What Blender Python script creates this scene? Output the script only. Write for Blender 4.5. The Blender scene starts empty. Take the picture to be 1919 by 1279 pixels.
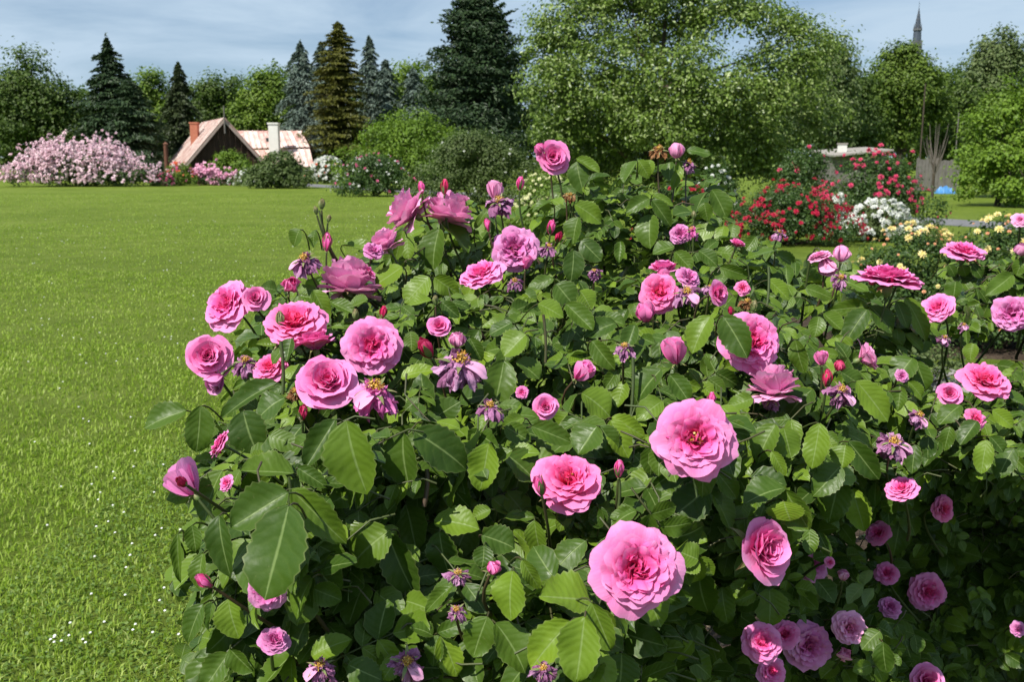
import bpy, math, random
import numpy as np
from mathutils import Matrix, Vector

R = math.radians
rng = np.random.default_rng(7)
random.seed(7)
S = bpy.context.scene
COL = S.collection

# ------------------------------------------------------------------ camera, sky, sun, exposure
CAM_H, PITCH, LENS = 1.6, 10.5, 35.0
FPX = 1919 * LENS / 36.0                       # focal length in photograph pixels
CP = np.array((0.0, 0.0, CAM_H))
FW = np.array((0.0, math.cos(R(PITCH)), -math.sin(R(PITCH))))
RT = np.array((1.0, 0.0, 0.0))
UP = np.array((0.0, math.sin(R(PITCH)), math.cos(R(PITCH))))
cd = bpy.data.cameras.new('camera')
cam = bpy.data.objects.new('camera', cd)
COL.objects.link(cam)
cam.location = CP
cam.rotation_euler = (R(90 - PITCH), 0, 0)
cd.lens, cd.sensor_width = LENS, 36.0
cd.clip_start, cd.clip_end = 0.05, 3000
cd.dof.use_dof = True
cd.dof.focus_distance = 1.35
cd.dof.aperture_fstop = 16.0
S.camera = cam

SUN_TO = np.array((-0.44, -0.45, 0.79)); SUN_TO /= np.linalg.norm(SUN_TO)
SUN_ELEV = math.asin(SUN_TO[2]); SUN_AZ = math.atan2(SUN_TO[0], SUN_TO[1])
SUN_STRENGTH, SKY_STRENGTH = 5.0, 0.05
sd = bpy.data.lights.new('sun', 'SUN')
sd.energy, sd.angle, sd.color = SUN_STRENGTH, R(0.53), (1.0, 0.955, 0.88)
sun = bpy.data.objects.new('sun', sd)
COL.objects.link(sun)
sun.location = (-20, -20, 40)
sun.rotation_euler = Vector(SUN_TO).to_track_quat('Z', 'Y').to_euler()

W = bpy.data.worlds.new('World'); S.world = W
W.use_nodes = True
wn, wl = W.node_tree.nodes, W.node_tree.links
wn.clear()
wo = wn.new('ShaderNodeOutputWorld'); bg = wn.new('ShaderNodeBackground')
sky = wn.new('ShaderNodeTexSky'); sky.sky_type = 'NISHITA'; sky.sun_disc = False
sky.sun_elevation, sky.sun_rotation = SUN_ELEV, SUN_AZ
sky.air_density, sky.dust_density, sky.ozone_density = 1.0, 0.35, 2.0
bg.inputs['Strength'].default_value = SKY_STRENGTH
tc = wn.new('ShaderNodeTexCoord')
sep = wn.new('ShaderNodeSeparateXYZ'); wl.new(tc.outputs['Generated'], sep.inputs[0])
def wmath(op, a, b=None):
    n = wn.new('ShaderNodeMath'); n.operation = op
    for k, v in enumerate((a, b)):
        if v is None: continue
        if isinstance(v, (int, float)): n.inputs[k].default_value = v
        else: wl.new(v, n.inputs[k])
    return n.outputs[0]
zz = wmath('ADD', wmath('MAXIMUM', sep.outputs[2], 0.0), 0.10)
comb = wn.new('ShaderNodeCombineXYZ')
wl.new(wmath('DIVIDE', sep.outputs[0], zz), comb.inputs[0])
wl.new(wmath('DIVIDE', sep.outputs[1], zz), comb.inputs[1])
cn = wn.new('ShaderNodeTexNoise'); cn.inputs['Scale'].default_value = 0.75
cn.inputs['Detail'].default_value = 9; cn.inputs['Roughness'].default_value = 0.56
cn.inputs['Distortion'].default_value = 0.5
wl.new(comb.outputs[0], cn.inputs['Vector'])
cr = wn.new('ShaderNodeMapRange'); cr.inputs['From Min'].default_value = 0.28
cr.inputs['From Max'].default_value = 0.62; cr.inputs['To Max'].default_value = 0.95; cr.inputs['To Min'].default_value = 0.12
wl.new(cn.outputs[0], cr.inputs['Value'])
mx = wn.new('ShaderNodeMix'); mx.data_type = 'RGBA'
wl.new(cr.outputs[0], mx.inputs['Factor'])
tint = wn.new('ShaderNodeMix'); tint.data_type = 'RGBA'; tint.blend_type = 'MULTIPLY'; tint.inputs['Factor'].default_value = 1.0
wl.new(sky.outputs[0], tint.inputs['A']); tint.inputs['B'].default_value = (0.84, 1.04, 1.28, 1)
wl.new(tint.outputs['Result'], mx.inputs['A'])
mx.inputs['B'].default_value = (8.0, 10.2, 12.4, 1)
wl.new(mx.outputs['Result'], bg.inputs['Color'])
wl.new(bg.outputs[0], wo.inputs['Surface'])

S.view_settings.view_transform = 'Standard'
S.view_settings.look = 'None'
S.view_settings.exposure = 0.45
S.view_settings.gamma = 1.0
S.view_settings.use_curve_mapping = False
S.render.engine = 'CYCLES'
S.cycles.max_bounces = 8
S.cycles.diffuse_bounces = 3
S.cycles.transmission_bounces = 4
S.cycles.use_denoising = True

# ------------------------------------------------------------------ helpers
def nrm(v):
    v = np.asarray(v, float)
    return v / (np.linalg.norm(v, axis=-1, keepdims=True) + 1e-12)

def unproj(px, py, d):
    """the point at depth d that the photograph shows at pixel (px, py)"""
    return CP + ((px - 959.5) / FPX * d) * RT - ((py - 639.5) / FPX * d) * UP + d * FW

def proj(P):
    q = np.asarray(P) - CP
    d = q @ FW
    return 959.5 + (q @ RT) / d * FPX, 639.5 - (q @ UP) / d * FPX, d

def on_ground(px, py, z=0.0):
    ray = unproj(px, py, 1.0) - CP
    t = (z - CAM_H) / ray[2]
    return CP + ray * t

def at_y(px, py, y):
    """the point seen at the pixel that lies y metres ahead"""
    ray = unproj(px, py, 1.0) - CP
    return CP + ray * (y / ray[1])

class MB:
    """collects vertices, quads/triangles, uv and one 'tone' value per vertex; build() links one mesh object"""
    def __init__(s): s.V, s.U, s.T, s.F, s.n, s.M = [], [], [], [], 0, []
    def add(s, V, F, U=None, T=None, m=0):
        V = np.asarray(V, float).reshape(-1, 3)
        s.V.append(V)
        s.U.append(np.zeros((len(V), 2)) if U is None else np.asarray(U, float).reshape(-1, 2))
        s.T.append(np.zeros(len(V)) if T is None else np.broadcast_to(np.asarray(T, float).ravel(), (len(V),)))
        if not isinstance(F, (list, tuple)) or (len(F) and not isinstance(F[0], np.ndarray)): F = [np.asarray(F, int)]
        for f in F:
            s.F.append(f + s.n); s.M.append(m)
        s.n += len(V)
        return s
    def mesh(s, name, mats):
        V = np.concatenate(s.V); U = np.concatenate(s.U); T = np.concatenate(s.T)
        me = bpy.data.meshes.new(name)
        me.vertices.add(len(V)); me.vertices.foreach_set('co', V.ravel())
        loops = np.concatenate([f.ravel() for f in s.F])
        tot = np.concatenate([np.full(len(f), f.shape[1]) for f in s.F])
        mi = np.concatenate([np.full(len(f), m) for f, m in zip(s.F, s.M)])
        me.loops.add(len(loops)); me.loops.foreach_set('vertex_index', loops.astype(np.int32))
        me.polygons.add(len(tot))
        st = np.concatenate(([0], np.cumsum(tot)[:-1]))
        me.polygons.foreach_set('loop_start', st.astype(np.int32))
        me.polygons.foreach_set('loop_total', tot.astype(np.int32))
        me.polygons.foreach_set('material_index', mi.astype(np.int32))
        me.polygons.foreach_set('use_smooth', np.full(len(tot), getattr(s, 'smooth', True)))
        uv = me.uv_layers.new(name='UVMap')
        uv.data.foreach_set('uv', U[loops].ravel().astype(np.float32))
        at = me.attributes.new('tone', 'FLOAT', 'POINT')
        at.data.foreach_set('value', T.astype(np.float32))
        for m in (mats if isinstance(mats, (list, tuple)) else [mats]): me.materials.append(m)
        me.update(calc_edges=True); me.validate()
        return me
    def build(s, name, mats, parent=None, kind=None):
        o = bpy.data.objects.new(name, s.mesh(name, mats)); COL.objects.link(o)
        if parent is not None:
            o.parent = parent
        if kind: o['kind'] = kind
        return o
    # shapes
    def box(s, c, size, rot=None, m=0):
        h = np.array(size) / 2
        P = np.array([(x, y, z) for x in (-1, 1) for y in (-1, 1) for z in (-1, 1)]) * h
        if rot is not None: P = P @ np.asarray(rot).T
        s.add(P + np.array(c), np.array([(0, 1, 3, 2), (4, 6, 7, 5), (0, 4, 5, 1), (2, 3, 7, 6), (0, 2, 6, 4), (1, 5, 7, 3)]), m=m)
    def tube(s, pts, rad, n=6, T=None, m=0, cap=True):
        pts = np.asarray(pts, float); k = len(pts)
        rad = np.broadcast_to(np.asarray(rad, float), (k,))
        tan = nrm(np.gradient(pts, axis=0))
        ref = np.array((0.31, 0.87, 0.12)) if abs(tan[0, 2]) > 0.9 else np.array((0.05, 0.1, 1.0))
        A = nrm(np.cross(tan, ref)); Bv = np.cross(tan, A)
        th = np.arange(n) * 2 * math.pi / n
        V = pts[:, None] + rad[:, None, None] * (np.cos(th)[None, :, None] * A[:, None] + np.sin(th)[None, :, None] * Bv[:, None])
        i = np.arange(k - 1)[:, None]; j = np.arange(n)[None]
        F = np.stack([i * n + j, i * n + (j + 1) % n, (i + 1) * n + (j + 1) % n, (i + 1) * n + j], -1).reshape(-1, 4)
        U = np.stack(np.broadcast_arrays((th / 6.283)[None, :], np.linspace(0, 1, k)[:, None]), -1)
        s.add(V, F, U, 0 if T is None else T, m)
    def grid(s, V, U=None, T=None, m=0):
        """V of shape (rows, cols, 3)"""
        a, b = V.shape[:2]
        i = np.arange(a - 1)[:, None]; j = np.arange(b - 1)[None]
        F = np.stack([i * b + j, i * b + j + 1, (i + 1) * b + j + 1, (i + 1) * b + j], -1).reshape(-1, 4)
        s.add(V, F, U, T, m)

def bezier(p0, p1, p2, n=8):
    t = np.linspace(0, 1, n)[:, None]
    return (1 - t) ** 2 * np.asarray(p0) + 2 * t * (1 - t) * np.asarray(p1) + t * t * np.asarray(p2)

def thing(name, label, cat, loc, group=None):
    o = bpy.data.objects.new(name, None); COL.objects.link(o)
    o.location = tuple(float(x) for x in loc); o.empty_display_size = 0.2
    o['label'], o['category'] = label, cat
    if group: o['group'] = group
    return o

def tag(o, label, cat, group=None):
    o['label'], o['category'] = label, cat
    if group: o['group'] = group
    return o

def structure(o): o['kind'] = 'structure'; return o

# ------------------------------------------------------------------ materials
class NT:
    def __init__(s, name):
        s.m = bpy.data.materials.new(name); s.m.use_nodes = True
        s.n, s.l = s.m.node_tree.nodes, s.m.node_tree.links
        s.n.clear(); s.out = s.n.new('ShaderNodeOutputMaterial')
    def node(s, t, **kw):
        n = s.n.new(t)
        for k, v in kw.items(): setattr(n, k, v)
        return n
    def put(s, sock, v):
        if v is None: return
        if isinstance(v, (int, float, tuple)):
            if isinstance(v, tuple) and len(v) == 3 and sock.type == 'RGBA': v = v + (1,)
            sock.default_value = v
        else: s.l.new(v, sock)
    def math(s, op, a, b=None, c=None):
        n = s.node('ShaderNodeMath', operation=op)
        for k, v in enumerate((a, b, c)): s.put(n.inputs[k], v)
        return n.outputs[0]
    def mix(s, f, a, b, mode='MIX'):
        n = s.node('ShaderNodeMix', data_type='RGBA', blend_type=mode)
        s.put(n.inputs['Factor'], f); s.put(n.inputs['A'], a); s.put(n.inputs['B'], b)
        return n.outputs['Result']
    def ramp(s, v, stops):
        n = s.node('ShaderNodeValToRGB'); e = n.color_ramp.elements
        while len(e) < len(stops): e.new(0.5)
        for k, (p, c) in enumerate(stops):
            e[k].position = p; e[k].color = tuple(c) + (1,) if len(c) == 3 else c
        s.put(n.inputs[0], v); return n.outputs[0]
    def noise(s, vec, scale, detail=4, rough=0.55, dist=0.0):
        n = s.node('ShaderNodeTexNoise')
        n.inputs['Scale'].default_value, n.inputs['Detail'].default_value = scale, detail
        n.inputs['Roughness'].default_value, n.inputs['Distortion'].default_value = rough, dist
        if vec is not None: s.l.new(vec, n.inputs['Vector'])
        return n.outputs[0]
    def rng(s, v, a, b, c=0.0, d=1.0):
        n = s.node('ShaderNodeMapRange'); s.put(n.inputs[0], v)
        for k, x in zip((1, 2, 3, 4), (a, b, c, d)): n.inputs[k].default_value = x
        return n.outputs[0]
    def vscale(s, vec, sc):
        n = s.node('ShaderNodeVectorMath', operation='MULTIPLY'); s.l.new(vec, n.inputs[0]); n.inputs[1].default_value = sc
        return n.outputs[0]
    def bump(s, h, strength, dist):
        n = s.node('ShaderNodeBump'); n.inputs['Strength'].default_value = strength
        n.inputs['Distance'].default_value = dist; s.l.new(h, n.inputs['Height']); return n.outputs[0]
    def bsdf(s, col, rough=0.6, normal=None, spec=0.5, metal=0.0):
        p = s.node('ShaderNodeBsdfPrincipled')
        s.put(p.inputs['Base Color'], col); s.put(p.inputs['Roughness'], rough)
        p.inputs['Specular IOR Level'].default_value = spec; p.inputs['Metallic'].default_value = metal
        if normal is not None: s.l.new(normal, p.inputs['Normal'])
        return p.outputs[0]
    def done(s, sh): s.l.new(sh, s.out.inputs['Surface']); return s.m
    def thin(s, front, transl, f):
        t = s.node('ShaderNodeBsdfTranslucent'); s.put(t.inputs['Color'], transl)
        x = s.node('ShaderNodeMixShader'); s.put(x.inputs[0], f)
        s.l.new(front, x.inputs[1]); s.l.new(t.outputs[0], x.inputs[2]); return x.outputs[0]
    def pos(s): return s.node('ShaderNodeNewGeometry').outputs['Position']
    def island(s): return s.node('ShaderNodeNewGeometry').outputs['Random Per Island']
    def objrand(s): return s.node('ShaderNodeObjectInfo').outputs['Random']
    def uv(s):
        n = s.node('ShaderNodeSeparateXYZ'); s.l.new(s.node('ShaderNodeUVMap').outputs[0], n.inputs[0]); return n.outputs[0], n.outputs[1]

def mat_plain(name, c0, c1, scale=6.0, rough=0.8, bump=0.3, bdist=0.01, spec=0.3, detail=6):
    t = NT(name); P = t.pos()
    n = t.noise(P, scale, detail, 0.62); f = t.noise(P, scale * 7, 4)
    col = t.mix(t.rng(t.math('ADD', t.math('MULTIPLY', n, .7), t.math('MULTIPLY', f, .3)), .32, .68), c0, c1)
    return t.done(t.bsdf(col, rough, t.bump(f, bump, bdist), spec))

def mat_crown(name, stops, transl=(0.10, 0.20, 0.02), tf=0.25, rough=0.55, nscale=0.35, spec=0.35):
    """foliage seen from afar: leaf colour varies leaf by leaf and spray by spray"""
    t = NT(name)
    v = t.math('ADD', t.math('MULTIPLY', t.island(), 0.55), t.math('MULTIPLY', t.noise(t.pos(), nscale, 3), 0.45))
    col = t.ramp(v, stops)
    return t.done(t.thin(t.bsdf(col, rough, None, spec), transl, tf))

def mat_leaf():
    t = NT('rose_leaf')
    u, v = t.uv()
    au = t.math('ABSOLUTE', t.math('SUBTRACT', t.math('MULTIPLY', u, 2.0), 1.0))
    geo = t.node('ShaderNodeNewGeometry')
    rnd = t.math('FRACT', t.math('ADD', geo.outputs['Random Per Island'], t.objrand()))
    big = t.noise(t.pos(), 22.0, 3)
    mid = t.rng(au, 0.02, 0.07, 1.0, 0.0)
    ph = t.math('MULTIPLY', t.math('SUBTRACT', v, t.math('MULTIPLY', t.math('POWER', au, 1.4), 0.26)), t.math('ADD', 34.0, t.math('MULTIPLY', rnd, 16.0)))
    wob = t.math('MULTIPLY', t.noise(t.pos(), 70.0, 2), 4.2)
    sv = t.math('SINE', t.math('ADD', ph, wob))
    vein = t.math('POWER', t.rng(sv, -1, 1), 6.0)
    base = t.ramp(t.math('ADD', t.math('MULTIPLY', rnd, .75), t.math('MULTIPLY', big, .25)),
                  [(0.0, (0.020, 0.046, 0.005)), (0.30, (0.040, 0.080, 0.008)), (0.6, (0.062, 0.112, 0.010)),
                   (0.85, (0.118, 0.190, 0.014)), (1.0, (0.20, 0.29, 0.02))])
    col = t.mix(t.math('MULTIPLY', vein, 0.07), base, (0.15, 0.21, 0.05))
    col = t.mix(t.math('MULTIPLY', mid, 0.60), col, (0.20, 0.27, 0.09))
    rim = t.rng(au, 0.93, 1.0)
    col = t.mix(t.math('MULTIPLY', rim, 0.45), col, (0.20, 0.22, 0.085))
    spots = t.rng(t.noise(t.pos(), 240.0, 2), 0.70, 0.76)
    col = t.mix(t.math('MULTIPLY', spots, 0.35), col, (0.16, 0.15, 0.06))
    under = t.mix(t.math('MULTIPLY', mid, 0.5), (0.13, 0.19, 0.075), (0.22, 0.28, 0.12))
    col = t.mix(geo.outputs['Backfacing'], col, under)
    quilt = t.math('ADD', t.math('MULTIPLY', t.rng(sv, -1, 1), -0.5), t.math('ADD', t.math('MULTIPLY', t.noise(t.pos(), 120.0, 3), 0.8), t.math('MULTIPLY', t.noise(t.pos(), 46.0, 2), 3.4)))
    quilt = t.math('SUBTRACT', quilt, t.math('MULTIPLY', mid, 0.7))
    rough = t.rng(t.noise(t.pos(), 60.0, 3), 0.3, 0.7, 0.34, 0.56)
    sh = t.bsdf(col, rough, t.bump(quilt, 0.26, 0.0016), 0.24)
    return t.done(t.thin(sh, t.mix(rnd, (0.10, 0.21, 0.010), (0.17, 0.30, 0.015)), 0.11))

def mat_petal(name, pale, mid, deep, transl, tf=0.28, crumple=0.0):
    """tone runs from the pale outer petals (0) to the deep coloured heart (1)"""
    t = NT(name)
    a = t.node('ShaderNodeAttribute', attribute_name='tone').outputs['Fac']
    u, v = t.uv()
    rnd = t.math('FRACT', t.math('ADD', t.island(), t.objrand()))
    n = t.noise(t.pos(), 55.0, 4)
    tone = t.math('ADD', t.math('ADD', a, 0.05), t.math('ADD', t.math('MULTIPLY', t.math('SUBTRACT', n, 0.5), 0.30),
                                   t.math('MULTIPLY', t.math('SUBTRACT', rnd, 0.5), 0.16)))
    col = t.ramp(tone, [(0.0, pale), (0.45, mid), (1.0, deep)])
    veinv = t.node('ShaderNodeCombineXYZ'); t.l.new(t.math('MULTIPLY', u, 26.0), veinv.inputs[0]); t.l.new(t.math('MULTIPLY', v, 2.0), veinv.inputs[1])
    vn = t.noise(veinv.outputs[0], 1.0, 3)
    col = t.mix(t.rng(vn, 0.45, 0.75, 0.0, 0.22), col, mid)
    edge = t.rng(v, 0.86, 1.0, 0.0, 0.35)
    col = t.mix(edge, col, pale)
    nick = t.math('MULTIPLY', t.rng(v, 0.93, 1.0), t.rng(t.noise(t.pos(), 160.0, 2), 0.60, 0.70))
    col = t.mix(t.math('MULTIPLY', nick, 0.55), col, (0.50, 0.22, 0.20))
    h = t.math('ADD', vn, t.math('MULTIPLY', t.noise(t.pos(), 140.0, 4), 0.8 + crumple * 2))
    sh = t.bsdf(col, 0.72, t.bump(h, 0.42 + crumple, 0.0012), 0.14)
    return t.done(t.thin(sh, transl, tf))

M = {}
M['leaf'] = mat_leaf()
M['pink'] = mat_petal('petal_pink', (0.86, 0.36, 0.66), (0.86, 0.135, 0.44), (0.88, 0.030, 0.17), (0.92, 0.16, 0.44))
M['coral'] = mat_petal('petal_coral', (0.87, 0.31, 0.60), (0.88, 0.11, 0.36), (0.90, 0.045, 0.14), (0.94, 0.13, 0.30))
M['pale'] = mat_petal('petal_pale', (0.86, 0.48, 0.71), (0.85, 0.31, 0.58), (0.80, 0.09, 0.32), (0.92, 0.34, 0.58))
M['lilac'] = mat_petal('petal_lilac', (0.78, 0.36, 0.64), (0.70, 0.17, 0.46), (0.56, 0.05, 0.25), (0.75, 0.18, 0.44))
M['red'] = mat_petal('petal_red', (0.78, 0.14, 0.30), (0.64, 0.03, 0.13), (0.36, 0.012, 0.05), (0.7, 0.05, 0.14))
M['purple'] = mat_petal('petal_withered', (0.62, 0.36, 0.55), (0.42, 0.17, 0.34), (0.17, 0.05, 0.10), (0.35, 0.08, 0.30), 0.15, 0.5)
M['brown'] = mat_petal('petal_brown', (0.42, 0.24, 0.12), (0.26, 0.12, 0.05), (0.12, 0.045, 0.02), (0.3, 0.15, 0.06), 0.12, 0.5)

def mat_stamen():
    t = NT('stamens')
    col = t.ramp(t.island(), [(0, (0.28, 0.12, 0.02)), (0.45, (0.55, 0.28, 0.03)), (0.8, (0.70, 0.45, 0.06)), (1, (0.62, 0.50, 0.24))])
    return t.done(t.bsdf(col, 0.7))
M['stamen'] = mat_stamen()

def mat_stem():
    t = NT('stem'); P = t.pos()
    v = t.math('ADD', t.math('MULTIPLY', t.objrand(), .5), t.math('MULTIPLY', t.noise(P, 14, 3), .5))
    col = t.ramp(v, [(0.2, (0.035, 0.055, 0.012)), (0.5, (0.055, 0.080, 0.018)), (0.65, (0.055, 0.040, 0.018)), (0.85, (0.075, 0.030, 0.02))])
    return t.done(t.bsdf(col, 0.55, t.bump(t.noise(P, 220, 3), 0.3, 0.001)))
M['stem'] = mat_stem()
def mat_sepal():
    t = NT('sepal'); u, v = t.uv()
    col = t.mix(t.math('MULTIPLY', t.rng(v, 0.35, 1.0), t.noise(t.pos(), 60, 3)), (0.13, 0.19, 0.055), (0.30, 0.16, 0.10))
    return t.done(t.bsdf(col, 0.55, t.bump(t.noise(t.pos(), 300, 3), 0.3, 0.0006)))
M['sepal'] = mat_sepal()
M['cane'] = mat_plain('woody_cane', (0.030, 0.022, 0.014), (0.085, 0.065, 0.035), 30, 0.8, 0.6, 0.003)
M['bark'] = mat_plain('bark', (0.035, 0.026, 0.018), (0.10, 0.078, 0.055), 5, 0.9, 0.8, 0.03)

def mat_lawn():
    t = NT('lawn'); P = t.pos()
    big = t.noise(P, 0.35, 4); med = t.noise(P, 2.2, 5, 0.6); fine = t.noise(t.vscale(P, (1, .55, 1)), 26.0, 6, 0.7)
    tiny = t.noise(P, 150.0, 4, 0.7)
    v = t.math('ADD', t.math('ADD', t.math('MULTIPLY', big, .22), t.math('MULTIPLY', med, .26)), t.math('ADD', t.math('MULTIPLY', fine, .30), t.math('MULTIPLY', tiny, .22)))
    col = t.ramp(v, [(0.36, (0.068, 0.110, 0.009)), (0.46, (0.112, 0.166, 0.014)), (0.54, (0.156, 0.212, 0.026)), (0.66, (0.26, 0.31, 0.08))])
    return t.done(t.bsdf(col, 0.85, t.bump(t.math('ADD', fine, tiny), 0.9, 0.03), 0.15))
M['lawn'] = mat_lawn()
def mat_blade():
    t = NT('grass_blade'); u, v = t.uv()
    r = t.math('ADD', t.math('MULTIPLY', t.island(), .6), t.math('MULTIPLY', t.math('ADD', t.noise(t.pos(), 1.3, 4), t.math('MULTIPLY', t.math('SUBTRACT', t.noise(t.pos(), 6.0, 3), .5), .8)), .5))
    col = t.ramp(r, [(0.12, (0.130, 0.215, 0.014)), (0.42, (0.205, 0.310, 0.026)), (0.70, (0.29, 0.390, 0.055)), (0.95, (0.44, 0.50, 0.18))])
    return t.done(t.thin(t.bsdf(col, 0.6, None, 0.25), (0.34, 0.52, 0.04), 0.36))
M['blade'] = mat_blade()
M['soil'] = mat_plain('soil', (0.022, 0.015, 0.010), (0.085, 0.062, 0.044), 9, 0.95, 0.9, 0.02, 0.1)
M['gravel'] = mat_plain('gravel', (0.20, 0.185, 0.165), (0.36, 0.34, 0.31), 14, 0.9, 0.8, 0.01, 0.2)
M['asphalt'] = mat_plain('asphalt', (0.11, 0.11, 0.115), (0.20, 0.20, 0.205), 3, 0.9, 0.3, 0.005, 0.2)
M['chip'] = mat_plain('mulch_chip', (0.07, 0.048, 0.03), (0.26, 0.21, 0.15), 40, 0.9, 0.3, 0.004, 0.1)

# ------------------------------------------------------------------ the ground
def sheet(name, pts, z, mat):
    mb = MB(); pts = np.array([(x, y, z) for x, y in pts])
    mb.add(pts, np.arange(len(pts))[None])
    return structure(mb.build(name, mat))
sheet('ground', [(-900, -60), (900, -60), (900, 1500), (-900, 1500)], 0.0, M['lawn'])
# asphalt path that crosses behind the lawn, from far on one side to near on the other
pa, pb = np.array((-34.0, 90.0)), np.array((22.0, 8.6))
pdir = (pb - pa) / np.linalg.norm(pb - pa); pn = np.array((-pdir[1], pdir[0])) * 1.15
sheet('path', [pa - pn, pb - pn, pb + pn, pa + pn], 0.006, M['asphalt'])
sheet('gravel_path', [(2.0, 5.3), (9, 6.4), (9, 8.4), (2.6, 7.4)], 0.008, M['gravel'])

def soil_patch(name, x0, x1, y0, y1, seed, amp=0.03):
    r = np.random.default_rng(seed); nx, ny = 90, 110
    X, Y = np.meshgrid(np.linspace(x0, x1, nx), np.linspace(y0, y1, ny))
    Z = np.zeros_like(X)
    for k in range(40):
        f = r.uniform(2, 40); a = r.uniform(0, 6.28); p = r.uniform(0, 6.28)
        Z += np.sin((X * math.cos(a) + Y * math.sin(a)) * f + p) / f ** 0.8
    Z = Z / np.abs(Z).max() * amp + r.normal(0, amp * .12, Z.shape) + amp * .7
    ex = np.minimum(np.minimum(X - x0, x1 - X), np.minimum(Y - y0, y1 - Y))
    Z = np.where(ex < 0.12 + 0.05 * np.sin(Y * 9 + X * 7), Z * 0 - 0.02, Z)
    mb = MB(); mb.grid(np.stack([X, Y, Z], -1)); return structure(mb.build(name, M['soil']))
soil_patch('soil_bed', -0.15, 3.6, 0.9, 5.0, 3)
soil_patch('soil_bed', 1.9, 8.5, 7.7, 10.2, 4)

def diamonds(mb, C, N, size, aspect=0.55, L=None, r=rng, fold=0.12, m=0, T=None):
    """one small folded leaf (a kite) at every point C, lying across its normal N"""
    n = len(C); N = nrm(N)
    if L is None: L = r.normal(size=(n, 3))
    L = nrm(L - (L * N).sum(-1, keepdims=True) * N); X = np.cross(L, N)
    size = np.broadcast_to(np.asarray(size, float), (n,))[:, None]
    w = size * aspect * 0.5
    a = C - L * size * .5; b = C + L * size * .5
    c = C - L * size * .06 + X * w + N * size * fold; d = C - L * size * .06 - X * w + N * size * fold
    V = np.stack([a, d, b, c], 1)
    i = np.arange(n)[:, None] * 4
    mb.add(V, np.concatenate([i, i + 1, i + 2, i + 3], 1), None, None if T is None else np.repeat(T, 4), m)

# grass blades in front, thinning out with distance
def grass():
    r = np.random.default_rng(11); P = []
    for (d0, d1, dens) in ((1.9, 3.6, 7400), (3.6, 5.5, 4300), (5.5, 8.5, 1900), (8.5, 14.0, 700), (14, 24, 200), (24, 44, 55)):
        x0, x1 = -0.62 * d1 - .4, min(0.6 * d1, 1.2 if d1 < 5 else 0.1 * d1)
        n = int((x1 - x0) * (d1 - d0) * dens)
        p = np.stack([r.uniform(x0, x1, n), r.uniform(d0, d1, n)], 1)
        keep = (p[:, 0] > -0.60 * p[:, 1] - .3) & ~((p[:, 0] > -0.1 + .06 * np.sin(p[:, 1] * 7)) & (p[:, 1] < 5.02))
        keep &= (p[:, 0] < 1.9) | (p[:, 1] > 10)
        dn = np.sin(p[:, 0] * 3.1 + 1.7 * np.sin(p[:, 1] * 2.3)) * np.sin(p[:, 1] * 2.7 + p[:, 0]) 
        keep &= r.uniform(size=n) < 0.72 + 0.28 * dn
        P.append(p[keep])
    P = np.concatenate(P); n = len(P); d = P[:, 1]
    h = r.uniform(0.014, 0.036, n) * (1 + np.minimum(d, 6) * 0.02); w = r.uniform(0.0010, 0.0019, n) * (1 + np.minimum(d, 7) * 0.28 + np.maximum(d - 7, 0) * .12)
    az = r.uniform(0, 6.283, n); lean = np.abs(r.normal(0.55, 0.5, n))
    D = np.stack([np.cos(az), np.sin(az), np.zeros(n)], 1); X = np.stack([-np.sin(az), np.cos(az), np.zeros(n)], 1)
    B = np.stack([P[:, 0], P[:, 1], np.zeros(n) - .003], 1); Z = np.array((0, 0, 1.0))
    mid = B + D * (h * .35 * lean)[:, None] + Z * (h * .62)[:, None]
    tip = B + D * (h * 1.15 * lean)[:, None] + Z * (h * (1 - .25 * np.minimum(lean, 1.6)))[:, None]
    V = np.stack([B - X * w[:, None], B + X * w[:, None], mid + X * (w * .8)[:, None], mid - X * (w * .8)[:, None], tip], 1)
    i = np.arange(n)[:, None] * 5
    mb = MB(); mb.add(V, [np.concatenate([i, i + 1, i + 2, i + 3], 1), np.concatenate([i + 3, i + 2, i + 4], 1)])
    return mb.build('grass', M['blade'], None, 'stuff')
tag(grass(), 'short mown green grass of the lawn beside the pink roses', 'grass')

# tiny white daisies and clover leaves in the lawn
def specks():
    r = np.random.default_rng(5); mb = MB(); mc = MB()
    n = 800; d = 3.0 + 24 * r.uniform(size=n) ** 1.9
    x = -0.5 * d + r.uniform(size=n) * (0.5 * d + np.where(d > 6, .05 * d, -.25 * d * 0))
    k = x < np.where(d < 5, -0.25, 0.0); x, d = x[k], d[k]
    cl = np.sin(x * 2.1 + d) * np.sin(d * 1.3 - x) ; k = r.uniform(size=len(x)) < .55 + .45 * cl; x, d = x[k], d[k]
    C = np.stack([x, d, .045 + .02 * r.uniform(size=len(x))], 1)
    for q in range(4):
        a = q * math.pi / 4; D = np.tile((math.cos(a), math.sin(a), 0), (len(x), 1))
        diamonds(mb, C + (0, 0, .0004 * q), np.tile((0, -.3, 1.0), (len(x), 1)), (.009 + .0007 * d), .55, D, r)
    n = 14000; d = 2.2 + 3.4 * r.uniform(size=n); x = -1.9 + r.uniform(size=n) * 1.9
    k = (x > -.62 * d); C = np.stack([x, d, r.uniform(.012, .036, n)], 1)[k]
    diamonds(mc, C, np.array((0, -.15, 1.0)) + r.normal(0, .35, C.shape), r.uniform(.008, .018, len(C)), .8, None, r)
    return mb, mc
mb1, mc1 = specks()
M['white_petal'] = mat_plain('white_petal', (0.70, 0.70, 0.66), (0.82, 0.82, 0.80), 60, 0.6, 0.1)
M['clover'] = mat_crown('clover_leaf', [(0, (.07, .13, .015)), (.6, (.12, .20, .025)), (1, (.2, .26, .06))], nscale=3)
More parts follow.
